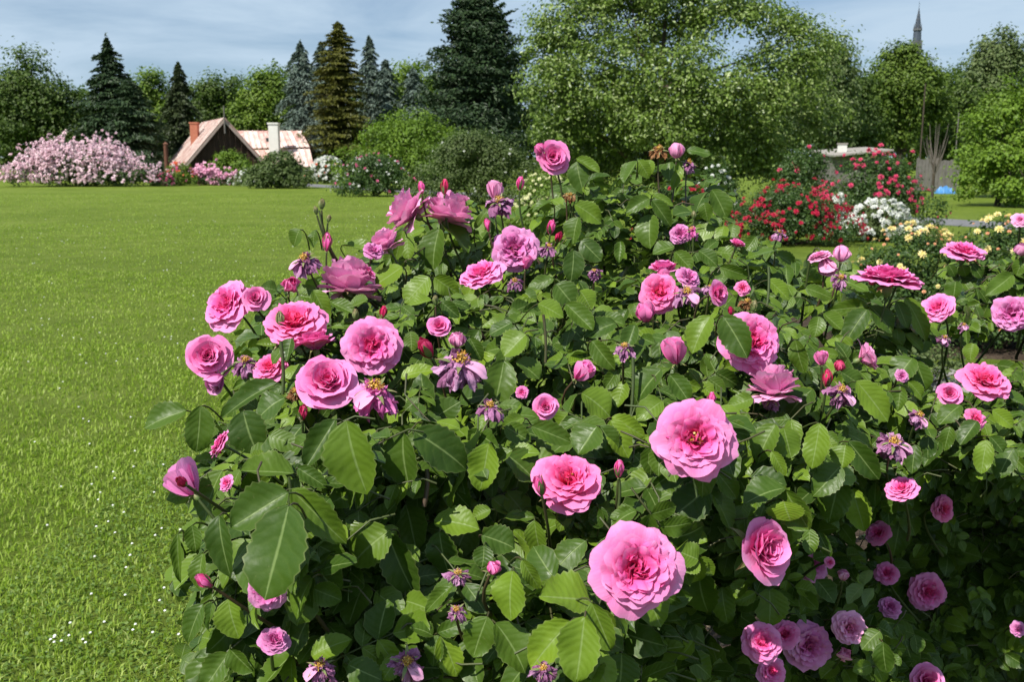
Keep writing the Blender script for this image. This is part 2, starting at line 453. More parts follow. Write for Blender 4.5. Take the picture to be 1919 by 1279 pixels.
tag(mb1.build('daisies', M['white_petal'], None, 'stuff'), 'tiny white daisies scattered over the lawn', 'daisies')
tag(mc1.build('clover', M['clover'], None, 'stuff'), 'low clover leaves between the blades of the near lawn', 'clover')

def litter():
    r = np.random.default_rng(8); n = 5200
    C = np.stack([r.uniform(-.1, 3.5, n), r.uniform(1.2, 4.95, n), r.uniform(.035, .065, n)], 1)
    mb = MB(); diamonds(mb, C, np.array((0, 0, 1.0)) + r.normal(0, .5, (n, 3)), r.uniform(.012, .06, n), .35, None, r)
    return mb.build('mulch', M['chip'], None, 'stuff')
tag(litter(), 'pale bark chips strewn on the soil beneath the roses', 'mulch')

# ------------------------------------------------------------------ trees and shrubs
def crown_points(lobes, ncl, per, cr, r, flat=0.7, shell=0.6, core=0.0):
    """leaf centres and normals: clumps of leaves in the outer shell of overlapping ellipsoids"""
    lobes = np.asarray(lobes, float); vol = np.prod(lobes[:, 3:], 1) ** (2 / 3)
    li = r.choice(len(lobes), ncl, p=vol / vol.sum()); Lb = lobes[li]
    D = nrm(r.normal(size=(ncl, 3))); rad = shell + (1 - shell) * r.uniform(size=ncl) ** .5; rad = np.where(r.uniform(size=ncl) < core, r.uniform(.25, .7, ncl), rad)
    CC = Lb[:, :3] + D * Lb[:, 3:] * rad[:, None]
    k = CC[:, 2] > 0.1; CC, D = CC[k], D[k]; n = len(CC)
    cs = cr * r.uniform(.55, 1.35, n)
    off = r.normal(size=(n, per, 3)) * cs[:, None, None] * np.array((.6, .6, .6 * flat))
    C = CC[:, None] + off
    N = nrm(off) * .6 + D[:, None] * .5 + np.array((0, 0, .6)) + r.normal(size=(n, per, 3)) * .42
    C, N = C.reshape(-1, 3), N.reshape(-1, 3); k = C[:, 2] > 0.03
    return C[k], N[k], CC

def lobe_set(w, h, z0, n, r, dep=None, top=0.5):
    """ellipsoids that fill an egg-shaped envelope w wide, h high, standing at z0"""
    dep = dep or w * .8; L = [(0, 0, z0 + h * .5, w * .33, dep * .33, h * .40)]
    for k in range(n):
        a = r.uniform(0, 6.283); t = r.uniform(.12, .92); prof = math.sin(math.pi * min(t ** top, .97)) ** .6
        rr = r.uniform(.13, .24); q = max(prof - 2 * rr * .8, 0.05) * r.uniform(.7, 1.0)
        L.append((math.cos(a) * w * .5 * q, math.sin(a) * dep * .5 * q, z0 + h * (rr * .8 + t * (1 - 1.6 * rr)), w * rr, dep * rr, h * rr * .85))
    return L

def limbs(mb, base, tips, r0, r, n=5):
    base = np.asarray(base, float)
    for tp in tips:
        tp = np.asarray(tp, float); mid = base * .45 + tp * .55 + r.normal(0, .06, 3) * np.linalg.norm(tp - base); mid[2] = base[2] + (tp[2] - base[2]) * .45
        mb.tube(bezier(base, mid, tp, 6), np.linspace(r0, r0 * .18, 6), n)

def broad_tree(name, label, cat, px, py_top, w_px, d, mat, seed, z0=.22, nl=12, ncl=420, per=55, leaf=.2, cr=.55, group=None, trunk=True, lobes=None, base=None, shell=.6, aspect=.6, top=.5, core=.15):
    r = np.random.default_rng(seed); b = at_y(px, .5 * (300 + max(py_top, 0)), d) * (1, 1, 0) if base is None else np.array(base)
    h = at_y(px, py_top, b[1])[2]; w = w_px / FPX * b[1]
    root = thing(name, label, cat, b, group)
    L = lobe_set(w, h * (1 - z0), h * z0, nl, r, top=top) if lobes is None else lobes(w, h)
    C, N, CC = crown_points(L, int(ncl * .56), int(per * 1.5), cr * 1.22, r, shell=shell, flat=.62, core=core)
    mb = MB(); mb.smooth = False
    diamonds(mb, C, N, leaf * 1.08 * r.uniform(.6, 1.3, len(C)), aspect, None, r)
    mb.build('crown', mat, root)
    if trunk:
        mb = MB(); tr = max(.08, h * .022)
        mb.tube([(0, 0, -.1), (.02 * h, 0, h * z0), (.0, .01 * h, h * .55), (.01 * h, 0, h * .8)], [tr * 1.25, tr, tr * .6, tr * .15], 8)
        tips = CC[r.choice(len(CC), min(26, len(CC)), replace=False)]
        limbs(mb, (.02 * h, 0, h * max(z0, .12)), tips[:13], tr * .5, r); limbs(mb, (0, .01 * h, h * .5), tips[13:], tr * .35, r)
        mb.build('trunk', M['bark'], root)
    return root

def conifer(name, label, px, py_top, w_px, d, mat, seed, droop=.25, nb=170, per=80, spray=.30, up=0.0, power=.85, z0=.03, group=None, cat='conifer', tops=1, rough=.46):
    r = np.random.default_rng(seed); b = at_y(px, .45 * 300 + .55 * py_top, d) * (1, 1, 0)
    h = at_y(px, py_top, d)[2]; rad = w_px / FPX * d * .5
    root = thing(name, label, cat, b, group); mb = MB(); mb.smooth = False; mt = MB()
    mt.tube([(0, 0, -.1), (0, 0, h * .5), (0, 0, h * .98)], [h * .022, h * .013, h * .002], 8)
    n = nb; t = z0 + (1 - z0) * (np.arange(n) / n) ** .9
    az = np.arange(n) * 2.39996 + r.uniform(0, .6, n)
    ln = rad * np.clip((1 - t) ** power, .015, 1) * (1 + .13 * np.sin(t * 23 + az * 2)) * (1 - rough + 2 * rough * r.uniform(size=n)) * np.clip((t + .10) / .2, .55, 1)
    cs = []
    for k in range(n):
        out = np.array((math.cos(az[k]), math.sin(az[k]), 0)); m = max(int(per * (.35 + ln[k] / rad)), 8)
        s = r.uniform(size=m) ** .75
        zc = -droop * s ** 1.5 * ln[k] + up * s ** 2 * ln[k] + .10 * np.sin(s * 3) * ln[k]
        side = np.array((-out[1], out[0], 0)); lat = r.normal(0, .18, m) * ln[k] * (.35 + s) * .9
        C = np.array((0, 0, h * t[k])) + out * (s * ln[k])[:, None] + side * lat[:, None] + np.stack([0 * s, 0 * s, zc - np.abs(lat) * droop * .7 + r.normal(0, .05, m) * (.3 + ln[k] * .3)], 1)
        L = out * .8 + side * (lat / (ln[k] + .05) * 2.2)[:, None] + np.array((0, 0, up * 1.6 - droop * .9)) + r.normal(0, .35, (m, 3))
        N = np.array((0, 0, 1.0)) + out * .55 + r.normal(0, .45, (m, 3))
        diamonds(mb, C, N, spray * r.uniform(.6, 1.3, m), .36, L, r)
        if k % 3 == 0: mt.tube([(0, 0, h * t[k]), out * ln[k] * .85 + np.array((0, 0, h * t[k] - droop * .7 * ln[k] + up * .6 * ln[k]))], [.05 * ln[k] * .4 + .008, .006], 4)
    if tops:
        C = np.array((0, 0, h * .965)) + r.normal(size=(40, 3)) * (.03, .03, h * .02); diamonds(mb, C, r.normal(size=(40, 3)), spray, .3, np.tile((0, 0, 1.0), (40, 1)) + r.normal(0, .3, (40, 3)), r)
    mb.build('crown', mat, root); mt.build('trunk', M['bark'], root)
    return root

C_ = {}
def cm(k, *stops, **kw): C_[k] = mat_crown('foliage_' + k, [(a, b) for a, b in stops], **kw); return C_[k]
cm('dark_oak', (.1, (.032, .056, .008)), (.5, (.062, .105, .013)), (.9, (.110, .165, .022)))
cm('spruce', (.1, (.016, .034, .014)), (.5, (.030, .060, .020)), (.9, (.060, .105, .032)), transl=(.03, .07, .02), tf=.1)
cm('olive_spruce', (.1, (.030, .045, .016)), (.5, (.048, .070, .022)), (.9, (.078, .105, .036)), transl=(.05, .08, .02), tf=.1)
cm('blue_spruce', (.1, (.060, .092, .068)), (.5, (.115, .160, .125)), (.9, (.215, .275, .230)), transl=(.06, .1, .07), tf=.1)
cm('gold', (.1, (.052, .058, .008)), (.5, (.095, .100, .012)), (.9, (.150, .148, .020)), transl=(.10, .10, .01), tf=.15)
cm('light', (.1, (.070, .115, .010)), (.5, (.110, .180, .014)), (.9, (.180, .255, .025)), transl=(.15, .28, .02))
cm('mound', (.1, (.070, .120, .012)), (.5, (.105, .180, .016)), (.9, (.165, .245, .028)), transl=(.18, .30, .02), nscale=1.2)
cm('olive', (.1, (.048, .075, .018)), (.5, (.085, .125, .032)), (.9, (.145, .190, .062)), nscale=1.2)
cm('glint_leaf', (.1, (.060, .098, .012)), (.45, (.105, .165, .020)), (.62, (.15, .23, .035)), (.74, (.28, .35, .12)), (.97, (.54, .58, .32)), transl=(.17, .27, .04), nscale=1.6, rough=.38)  # palest stops paint the sunlit glints of glossy leaves into the colour
cm('lime', (.1, (.075, .135, .010)), (.5, (.115, .200, .014)), (.9, (.180, .280, .022)), transl=(.2, .34, .02))
cm('rose_green', (.1, (.025, .055, .012)), (.5, (.045, .090, .018)), (.9, (.085, .140, .030)), nscale=2.5, rough=.45)
cm('grey_green', (.1, (.060, .090, .028)), (.5, (.100, .140, .042)), (.9, (.165, .205, .075)), nscale=1.0)
cm('mid', (.1, (.048, .082, .008)), (.5, (.085, .140, .012)), (.9, (.140, .205, .020)), transl=(.10, .19, .02))
cm('wood', (.1, (.035, .060, .010)), (.5, (.065, .110, .014)), (.9, (.12, .175, .022)), nscale=.12)

# far wood that closes the view behind everything
def woodland():
    r = np.random.default_rng(21); mb = MB(); mb.smooth = False; y = 125.0
    tops = [(-150, 165), (0, 180), (100, 170), (250, 150), (330, 140), (430, 148), (520, 120), (640, 140), (740, 118), (830, 112), (960, 150), (1100, 120), (1300, 130), (1420, 150), (1560, 110), (1640, 120), (1720, 130), (1830, 105), (1919, 100), (2080, 110)]
    for px in range(-520, 2480, 27):
        py = np.interp(px, [a for a, b in tops], [b for a, b in tops]) + r.uniform(-14, 34)
        yy = y + r.uniform(-10, 14); b = at_y(px, 300, yy); h = at_y(px, py, yy)[2]
        L = [(b[0] + r.normal(0, .6), yy, h * q, w, w * .8, h * .19) for q, w in ((.2, 2.8), (.42, 3.0), (.62, 2.7), (.81, 1.9))]
        C, N, _ = crown_points(L, 62, 30, .75, r, shell=.75)
        diamonds(mb, C, N, .52 * r.uniform(.6, 1.3, len(C)), .6, None, r)
    o = mb.build('woodland', C_['wood'], None, 'stuff')
    tag(o, 'far wood of mixed green trees closing the view behind the garden', 'woodland')
woodland()

BT, CF = broad_tree, conifer
BT('broadleaf_tree', 'tall dark broadleaf tree behind the large lilac-pink shrub at the lawn edge', 'tree', 62, 84, 230, 72, C_['dark_oak'], 31, .10, 15, 620, 55, .24, .62)
BT('broadleaf_tree', 'airy dark green tree filling the gap beside the pointed dark spruce', 'tree', -70, 110, 190, 78, C_['dark_oak'], 32, .06, 12, 420, 55, .26, .7)
CF('spruce_tree', 'pointed dark spruce, tallest behind the lilac-pink shrub', 207, 72, 165, 70, C_['spruce'], 33, .12, 230, 110, .34, .12, .80)
CF('spruce_tree', 'broad olive-dark conifer standing just before the pointed spruce', 245, 150, 140, 67, C_['spruce'], 34, .10, 190, 100, .34, .12, .62)
BT('broadleaf_tree', 'thin-topped light green tree behind the olive conifer', 'tree', 288, 112, 95, 88, C_['light'], 35, .12, 9, 260, 50, .26, .6)
CF('spruce_tree', 'grey-green drooping spruce behind the brick chimney', 338, 118, 105, 80, C_['olive_spruce'], 36, .42, 190, 95, .36, 0, .7)
BT('pine_tree', 'ragged dark green pine rising over the gable of the wooden house', 'tree', 420, 106, 140, 86, C_['dark_oak'], 37, .08, 16, 420, 52, .25, .55, top=.85)
BT('broadleaf_tree', 'bright green rounded tree behind the far roof wing', 'tree', 502, 104, 130, 84, C_['light'], 38, .08, 13, 460, 52, .27, .62)
CF('blue_spruce', 'blue-grey spruce rising above the white chimney', 566, 78, 115, 74, C_['blue_spruce'], 39, .40, 190, 95, .30, 0, .62)
CF('blue_spruce', 'blue-grey spruce squeezed against the golden-brown conifer', 604, 80, 100, 73, C_['blue_spruce'], 40, .42, 180, 95, .30, 0, .6)
CF('golden_conifer', 'tall golden-brown conifer with a pointed top', 636, 42, 122, 68, C_['gold'], 41, .12, 230, 120, .30, .14, .55)
CF('blue_spruce', 'slim blue spruce with a narrow spire just behind the golden conifer', 694, 68, 92, 74, C_['blue_spruce'], 42, .38, 170, 90, .30, 0, .62)
CF('blue_spruce', 'short grey-blue spruce beside the slim spired one', 724, 112, 92, 72, C_['blue_spruce'], 43, .4, 150, 90, .30, 0, .55)
CF('blue_spruce', 'low grey-blue spruce behind the bright green mound', 775, 128, 110, 72, C_['blue_spruce'], 44, .4, 150, 90, .30, 0, .55)
CF('blue_spruce', 'small grey-blue spruce at the foot of the big dark cypress', 832, 138, 62, 60, C_['blue_spruce'], 45, .4, 140, 80, .26, 0, .6)
BT('broadleaf_tree', 'yellow-green treetop showing between the blue spruces and the dark cypress', 'tree', 765, 106, 170, 96, C_['light'], 46, .2, 11, 330, 50, .3, .7)
r0 = np.random.default_rng(47)
CF('cypress_tree', 'huge dark green cypress with several upright tops', 895, -6, 200, 56, C_['spruce'], 47, .02, 330, 170, .30, .42, .40, rough=.30)

def spreading_lobes(w, h):
    q = lambda px, py, rx, ry, dy=0: (*(np.array(at_y(px, py, 28 + dy)) - (at_y(1240, 300, 28) * (1, 1, 0))), rx / FPX * 24.5, rx / FPX * 24, ry / FPX * 23)
    return [q(1090, 60, 95, 90), q(1060, 170, 75, 70, -1), q(1150, 150, 95, 80, -1.5), q(1060, 245, 65, 60, -1), q(1130, 250, 95, 75, 0), q(1230, 40, 120, 100, 1), q(1150, -60, 130, 90, 1),
            q(1300, -30, 130, 80), q(1380, 30, 95, 70, -1), q(1290, 150, 95, 75, -2), q(1380, 190, 95, 70, -2), q(1460, 150, 90, 75, -1), q(1510, 110, 75, 60), q(1530, 215, 62, 60), q(1440, 255, 95, 55, -1),
            q(1250, 230, 90, 60, -2), q(1340, 275, 100, 50, -1), q(1200, 300, 90, 50, 1), q(1100, 320, 90, 50, 1), q(1450, 310, 90, 40, 0), q(1560, 80, 45, 45, 1), q(1480, 50, 60, 40, 0), q(1030, 110, 42, 50, 0), q(1290, 330, 100, 40, 1)]
BT('spreading_tree', 'large spreading tree with pale sun glints painted on its leaves, reaching above the picture', 'tree', 1240, -90, 620, 28, C_['glint_leaf'], 51, .1, ncl=2150, per=60, leaf=.098, cr=.33, lobes=spreading_lobes, shell=.86, core=.42)
BT('broadleaf_tree', 'mid green tree peeping out behind the pale-speckled tree', 'tree', 1560, 58, 150, 62, C_['grey_green'], 52, .1, 12, 420, 50, .22, .55)
BT('broadleaf_tree', 'round dark green tree below the church spire', 'tree', 1688, 72, 190, 70, C_['mid'], 53, .14, 15, 620, 55, .24, .62)
BT('broadleaf_tree', 'deep green tree in the gap below the spire tree and the pale tree', 'tree', 1600, 130, 130, 66, C_['dark_oak'], 54, .05, 11, 360, 50, .24, .6)
BT('broadleaf_tree', 'tall loose grey-green tree on the skyline past the spire', 'tree', 1868, 34, 165, 78, C_['grey_green'], 55, .1, 13, 470, 52, .25, .6)
BT('broadleaf_tree', 'shaded green tree between the spire tree and the tall loose tree', 'tree', 1790, 130, 130, 74, C_['dark_oak'], 56, .05, 11, 380, 50, .25, .6)
def young_lobes(w, h):
    b0 = on_ground(1868, 386)
    q = lambda px, py, rx, ry, dy=0: (*(at_y(px, py, b0[1] + dy) - b0 * (1, 1, 0)), rx / FPX * 32, rx / FPX * 32, ry / FPX * 32)
    return [q(1845, 345, 36, 15), q(1905, 350, 40, 17, -1), q(1965, 330, 45, 24), q(1880, 300, 42, 22, -.6), q(1832, 312, 28, 13, .4), q(1925, 262, 42, 22), q(1866, 252, 32, 18, .3), q(1905, 210, 34, 20), q(1960, 195, 40, 30, .6), q(1925, 168, 22, 16),
            q(1850, 385, 20, 7, -.5), q(1905, 382, 26, 8, -1), q(1985, 270, 45, 40), q(1808, 334, 15, 7), q(1815, 285, 15, 7, .5), q(1838, 222, 17, 9, .2), q(1806, 362, 13, 6, -.3), q(1890, 140, 10, 9), q(1940, 130, 12, 12, .3)]
BT('young_tree', 'bright green young tree on a thin dark trunk on the far lawn', 'tree', 1868, 150, 190, 32, C_['lime'], 57, .14, ncl=640, per=36, leaf=.12, cr=.24, base=on_ground(1868, 386), lobes=young_lobes, shell=.6)
BT('broadleaf_tree', 'olive green tree just behind the young tree on the far lawn', 'tree', 1875, 160, 150, 40, C_['mound'], 58, .1, 10, 360, 50, .16, .4)
def shrub(name, label, cat, px, py_base, w_px, py_top, mat, seed, nl=9, ncl=240, per=45, leaf=.09, cr=.28, dep=.7, d=None, stems=True, top=.35, z0=.04, shell=.72, group=None):
    r = np.random.default_rng(seed); b = on_ground(px, py_base) if d is None else at_y(px, 300, d) * (1, 1, 0)
    h = at_y(px, py_top, b[1])[2]; w = w_px / FPX * b[1]
    root = thing(name, label, cat, b, group)
    L = lobe_set(w, h * (1 - z0), h * z0, nl, r, dep=w * dep, top=top)
    for k in range(4): L.append(((k - 1.5) * w * .22, -w * dep * .1, h * .25, w * .2, w * dep * .3, h * .24))
    C, N, CC = crown_points(L, int(ncl * .88), int(per * .92), cr, r, shell=shell)
    mb = MB(); mb.smooth = False
    diamonds(mb, C, N, leaf * 1.08 * r.uniform(.6, 1.3, len(C)), .6, None, r)
    mb.build('foliage', mat, root)
    if stems:
        mb = MB(); tips = CC[r.choice(len(CC), min(18, len(CC)), replace=False)]
        limbs(mb, (0, 0, -.05), tips, max(.012, h * .012), r, 4); mb.build('stems', M['bark'], root)
    root_lobes[root.name] = (np.asarray(L), r)
    return root
root_lobes = {}

def bloom_mesh(name, mat, n=9, lay=3, seed=0):
    """a small double flower: rings of cupped petals, unit radius"""
    r = np.random.default_rng(seed); mb = MB()
    for k in range(lay):
        rad = 1 - k * .28; m = n - 2 * k
        for j in range(m):
            a = (j + .5 * k) * 6.283 / m + r.normal(0, .1); c, s = math.cos(a), math.sin(a); wv = 3.6 / m * rad
            z1 = .18 + .22 * k + r.normal(0, .06)
            V = np.array([(0, 0, k * .12), (rad * .6, -wv * .5, z1 * .8), (rad, 0, z1 + .1 * k - .05), (rad * .6, wv * .5, z1 * .8)])
            V = V @ np.array([(c, s, 0), (-s, c, 0), (0, 0, 1)])
            mb.add(V, np.array([(0, 1, 2, 3)]), None, k / max(lay - 1, 1))
    mb.smooth = False
    return mb.mesh(name, mat)

def add_blooms(root, meshes, n, size, name='bloom', front=True, zmin=.12, clump=0, stuff=False, mat=None, toplean=.0):
    """flowers on the outside of a shrub: single objects that share mesh data, or one joined part"""
    L, r = root_lobes[root.name]; done = 0; tries = 0; out = []
    area = (L[:, 3] * L[:, 5]) ** 1.0; zmax = (L[:, 2] + L[:, 5]).max(); cent = []
    while done < n and tries < n * 60:
        tries += 1
        if clump and cent and r.uniform() < (.72 if stuff else .42):
            c = cent[r.integers(len(cent))] + r.normal(0, clump, 3); D = nrm(c - np.array((0, 0, zmax * .4)))
        else:
            l = L[r.choice(len(L), p=area / area.sum())]; D = nrm(r.normal(size=3))
            if front and D[1] > .35: continue
            D = nrm(D * l[3:]); dd = nrm(D / l[3:])
            c = l[:3] + dd * l[3:] * r.uniform(1.0, 1.12); D = nrm(dd / l[3:])
            if (((c - L[:, :3]) / L[:, 3:]) ** 2).sum(1).min() < .80: continue
            if r.uniform() < toplean and c[2] < zmax * .55: continue
            cent.append(c)
        if c[2] < zmin * zmax: continue
        out.append((c, nrm(D + np.array((0, -.35, .45)) + r.normal(0, .3, 3)), size * r.uniform(.7, 1.2))); done += 1
    if stuff:
        mb = MB(); mb.smooth = False
        for c, D, s in out:
            for k in range(3): diamonds(mb, (c + r.normal(0, s * .45, (3, 3))), D + r.normal(0, .5, (3, 3)), s * 1.3, .9, None, r)
        return mb.build(name, mat, root, 'stuff')
    for c, D, s in out:
        o = bpy.data.objects.new(name, meshes[r.integers(len(meshes))]); COL.objects.link(o); o.parent = root
        o.location = c; o.scale = (s, s, s); o.rotation_euler = (Vector(D).to_track_quat('Z', 'Y') @ Matrix.Rotation(r.uniform(0, 6.28), 4, 'Z').to_quaternion()).to_euler()

def fl(name, a, b): return mat_crown(name, [(0.1, a), (.9, b)], transl=b, tf=.15, nscale=6)
F_ = {'lilac': fl('bloom_lilac', (.66, .36, .46), (.88, .72, .76)), 'pinkish': fl('bloom_soft_pink', (.66, .22, .40), (.85, .52, .64)), 'hot': fl('bloom_hot_pink', (.60, .06, .22), (.80, .22, .40)), 'red': fl('bloom_red', (.36, .006, .030), (.60, .016, .075)),
      'white': fl('bloom_white', (.62, .64, .58), (.84, .84, .80)), 'yellow': fl('bloom_yellow', (.80, .60, .14), (.86, .78, .44)), 'apricot': fl('bloom_apricot', (.72, .30, .14), (.80, .46, .26)),
      'rosy': fl('bloom_rosy_red', (.55, .03, .10), (.74, .09, .20)), 'cream': fl('bloom_cream', (.62, .62, .30), (.80, .78, .50)), 'orange': fl('bloom_orange', (.62, .10, .03), (.75, .18, .10))}
BM = {k: [bloom_mesh('bloom_' + k, v, seed=s) for s in range(2)] for k, v in F_.items()}

s = shrub('rambler_rose', 'wide rambling shrub smothered in pale lilac-pink flowers at the lawn edge', 'shrub', 160, 349, 268, 274, C_['rose_green'], 61, 13, 420, 45, .12, .34, .5, top=.28)
add_blooms(s, None, 2500, .085, 'blossoms', clump=.36, stuff=True, mat=F_['lilac'], toplean=.5)
s = shrub('rose_shrub', 'small loose rose shrub with coral flowers by the brown post', 'shrub', 338, 348, 66, 300, C_['light'], 62, 7, 110, 40, .10, .22)
add_blooms(s, BM['orange'], 24, .10); add_blooms(s, BM['hot'], 14, .11)
s = shrub('rose_shrub', 'low clump of pink flowers next to the brown post', 'shrub', 308, 349, 44, 323, C_['rose_green'], 63, 5, 60, 40, .10, .2)
add_blooms(s, BM['hot'], 40, .11)
s = shrub('rose_shrub', 'low mounded pink-flowered shrub below the wooden gable', 'shrub', 405, 347, 100, 316, C_['rose_green'], 64, 7, 130, 40, .10, .22)
add_blooms(s, None, 330, .10, 'blossoms', clump=.2, stuff=True, mat=F_['pinkish'], toplean=.3)
shrub('leafy_bush', 'fresh green leafy bush covering the base of the gable', 'bush', 430, 338, 125, 281, C_['lime'], 65, 9, 230, 40, .14, .26, dep=.35, d=60.4)
s = shrub('rose_shrub', 'low bush dotted white between the pink mound and the feathery bush', 'bush', 468, 349, 70, 316, C_['grey_green'], 66, 6, 90, 40, .1, .2)
add_blooms(s, BM['white'], 40, .09)
shrub('feathery_bush', 'feathery olive-green bush before the low pink roof', 'bush', 525, 353, 120, 277, C_['olive'], 67, 9, 260, 45, .14, .26)
s = shrub('rose_shrub', 'white-flowered rose shrub at the edge of the asphalt path', 'shrub', 615, 344, 80, 290, C_['grey_green'], 68, 8, 150, 40, .10, .22)
add_blooms(s, BM['white'], 170, .13, toplean=.5); add_blooms(s, BM['orange'], 14, .10)
s = shrub('rose_shrub', 'sprawling dark green rose shrub with sparse pink flowers beside the path', 'shrub', 702, 368, 150, 282, C_['rose_green'], 69, 10, 300, 45, .09, .24, z0=.14)
add_blooms(s, BM['hot'], 26, .075); add_blooms(s, BM['white'], 40, .055)
shrub('round_bush', 'big rounded bright green mound of leaves before the blue spruces', 'bush', 772, 340, 285, 190, C_['lime'], 70, 15, 640, 50, .13, .36, .7, d=50)
s = shrub('spreading_bush', 'spreading olive-green bush with dark space beneath, before the cypress', 'bush', 892, 383, 245, 238, C_['olive'], 71, 15, 560, 50, .085, .28, .7, z0=.2)
add_blooms(s, BM['white'], 26, .05)
s = shrub('rose_shrub', 'shrub of small creamy yellow flowers behind the topmost pink rose', 'shrub', 1020, 432, 150, 318, C_['mound'], 72, 8, 200, 45, .06, .17)
add_blooms(s, BM['cream'], 130, .045)
s = shrub('rose_shrub', 'rounded shrub covered in small deep red flowers', 'shrub', 1474, 458, 236, 338, C_['rose_green'], 73, 12, 420, 48, .05, .15, .8)
add_blooms(s, BM['red'], 295, .05, clump=.10)
s = shrub('rose_shrub', 'sparse red-flowered shrub glimpsed over the tip of the pink bush', 'shrub', 1270, 470, 180, 335, C_['rose_green'], 74, 9, 240, 45, .05, .15)
add_blooms(s, BM['red'], 90, .05, clump=.12)
s = shrub('rose_shrub', 'low shrub packed with round white flowers next to the red shrub', 'shrub', 1645, 452, 150, 368, C_['grey_green'], 75, 8, 230, 45, .05, .15)
add_blooms(s, BM['white'], 230, .062)
s = shrub('rose_shrub', 'narrow white-flowered plant squeezed between the red and the white shrub', 'shrub', 1568, 450, 36, 356, C_['grey_green'], 76, 5, 60, 40, .05, .12)
add_blooms(s, BM['white'], 40, .06)
s = shrub('rose_shrub', 'tall loose rose shrub with rosy red flowers before the grey shed', 'shrub', 1632, 440, 240, 270, C_['rose_green'], 77, 14, 420, 45, .06, .2, .6, z0=.03)
add_blooms(s, BM['rosy'], 120, .060, clump=.11)
s = shrub('rose_shrub', 'tall dark rose shrub with few rosy flowers below the pale-speckled tree', 'shrub', 1500, 432, 170, 262, C_['rose_green'], 78, 10, 300, 45, .06, .2, .6)
add_blooms(s, BM['rosy'], 12, .06)
s = shrub('rose_shrub', 'white-dotted rose shrub half hidden behind the tip of the pink bush', 'shrub', 1335, 436, 110, 298, C_['rose_green'], 79, 8, 200, 45, .06, .18)
add_blooms(s, BM['white'], 70, .05)
for k, (px, pyb, w, pyt, sd_, lab) in enumerate([
        (1700, 640, 300, 408, 81, 'yellow and apricot rose bush nearest the white shrub'),
        (1865, 655, 280, 384, 82, 'yellow and apricot rose bush behind the flat pink rose')]):
    s = shrub('rose_shrub', lab, 'rose bush', px, pyb, w, pyt, C_['rose_green'], sd_, 11, 520, 42, .032, .095, .8, z0=.1)
    add_blooms(s, BM['yellow'], 46, .040, toplean=.85); add_blooms(s, BM['apricot'], 70, .018, toplean=.5)
shrub('low_weeds', 'low leafy plants on the soil between the pink bush and gravel', 'plant', 1690, 720, 330, 640, C_['grey_green'], 84, 8, 260, 34, .03, .07, .5)
# bare little tree and poles
r = np.random.default_rng(90); b = on_ground(1752, 372); b = at_y(1752, 300, 40) * (1, 1, 0)
t = thing('bare_tree', 'leafless pale grey tree beside the grey fence', 'tree', b); mb = MB()
h = at_y(1752, 228, 40)[2]; mb.tube([(0, 0, -.05), (0, 0, h * .45)], [.06, .045], 6); mb.build('trunk', M['bark'], t)
mb = MB()
for k in range(15):
    a = r.uniform(0, 6.28); z = h * r.uniform(.25, .5); e = np.array((math.cos(a) * .5, math.sin(a) * .5, 0)) * r.uniform(.5, 1) + (0, 0, h * r.uniform(.7, 1.0))
    mb.tube(bezier((0, 0, z), e * (.8, .8, .6) + (0, 0, .3), e, 5), [.025, .02, .015, .01, .005], 4)
M['grey_twig'] = mat_plain('grey_twig', (.10, .085, .07), (.18, .155, .13), 6)
mb.build('branches', M['grey_twig'], t)

# ------------------------------------------------------------------ house, shed, fence, spire
def mat_roof():
    t = NT('roof_sheet'); P = t.pos()
    n = t.noise(t.vscale(P, (1, 1, 1.0)), 1.6, 6, 0.65); f = t.noise(P, 9, 4)
    v = t.math('ADD', t.math('ADD', t.math('MULTIPLY', n, .6), t.math('MULTIPLY', f, .25)), t.math('MULTIPLY', t.objrand(), .18))
    return t.done(t.bsdf(t.ramp(v, [(.36, (.46, .22, .18)), (.5, (.66, .46, .40)), (.64, (.78, .66, .60))]), .55, None, .4))
M['roof'] = mat_roof()
M['plank'] = mat_plain('dark_plank', (.030, .017, .010), (.070, .038, .022), 3, .75, .3)
M['brick'] = mat_plain('brick', (.32, .10, .06), (.46, .18, .11), 8, .85)
M['render'] = mat_plain('lime_render', (.62, .60, .54), (.76, .75, .70), 2.0, .85)
M['glass'] = mat_plain('dark_glass', (.02, .025, .03), (.04, .045, .05), 2, .1, .0, spec=.6)
M['pale_wood'] = mat_plain('grey_wood', (.11, .10, .088), (.20, .185, .17), 4, .85)
M['barge'] = mat_plain('barge_board', (.34, .24, .20), (.50, .40, .35), 4, .8)
M['slate'] = mat_plain('spire_slate', (.035, .045, .065), (.075, .09, .12), .5, .5)
M['stone'] = mat_plain('dark_stone', (.07, .075, .085), (.14, .145, .155), .4, .85)
M['tarp'] = mat_plain('blue_tarp', (.05, .19, .44), (.10, .28, .56), 3, .4, .2)
M['felt'] = mat_plain('roof_felt', (.22, .20, .18), (.34, .31, .27), 2, .9)
M['post'] = mat_plain('brown_post', (.09, .035, .02), (.16, .07, .04), 4, .8)

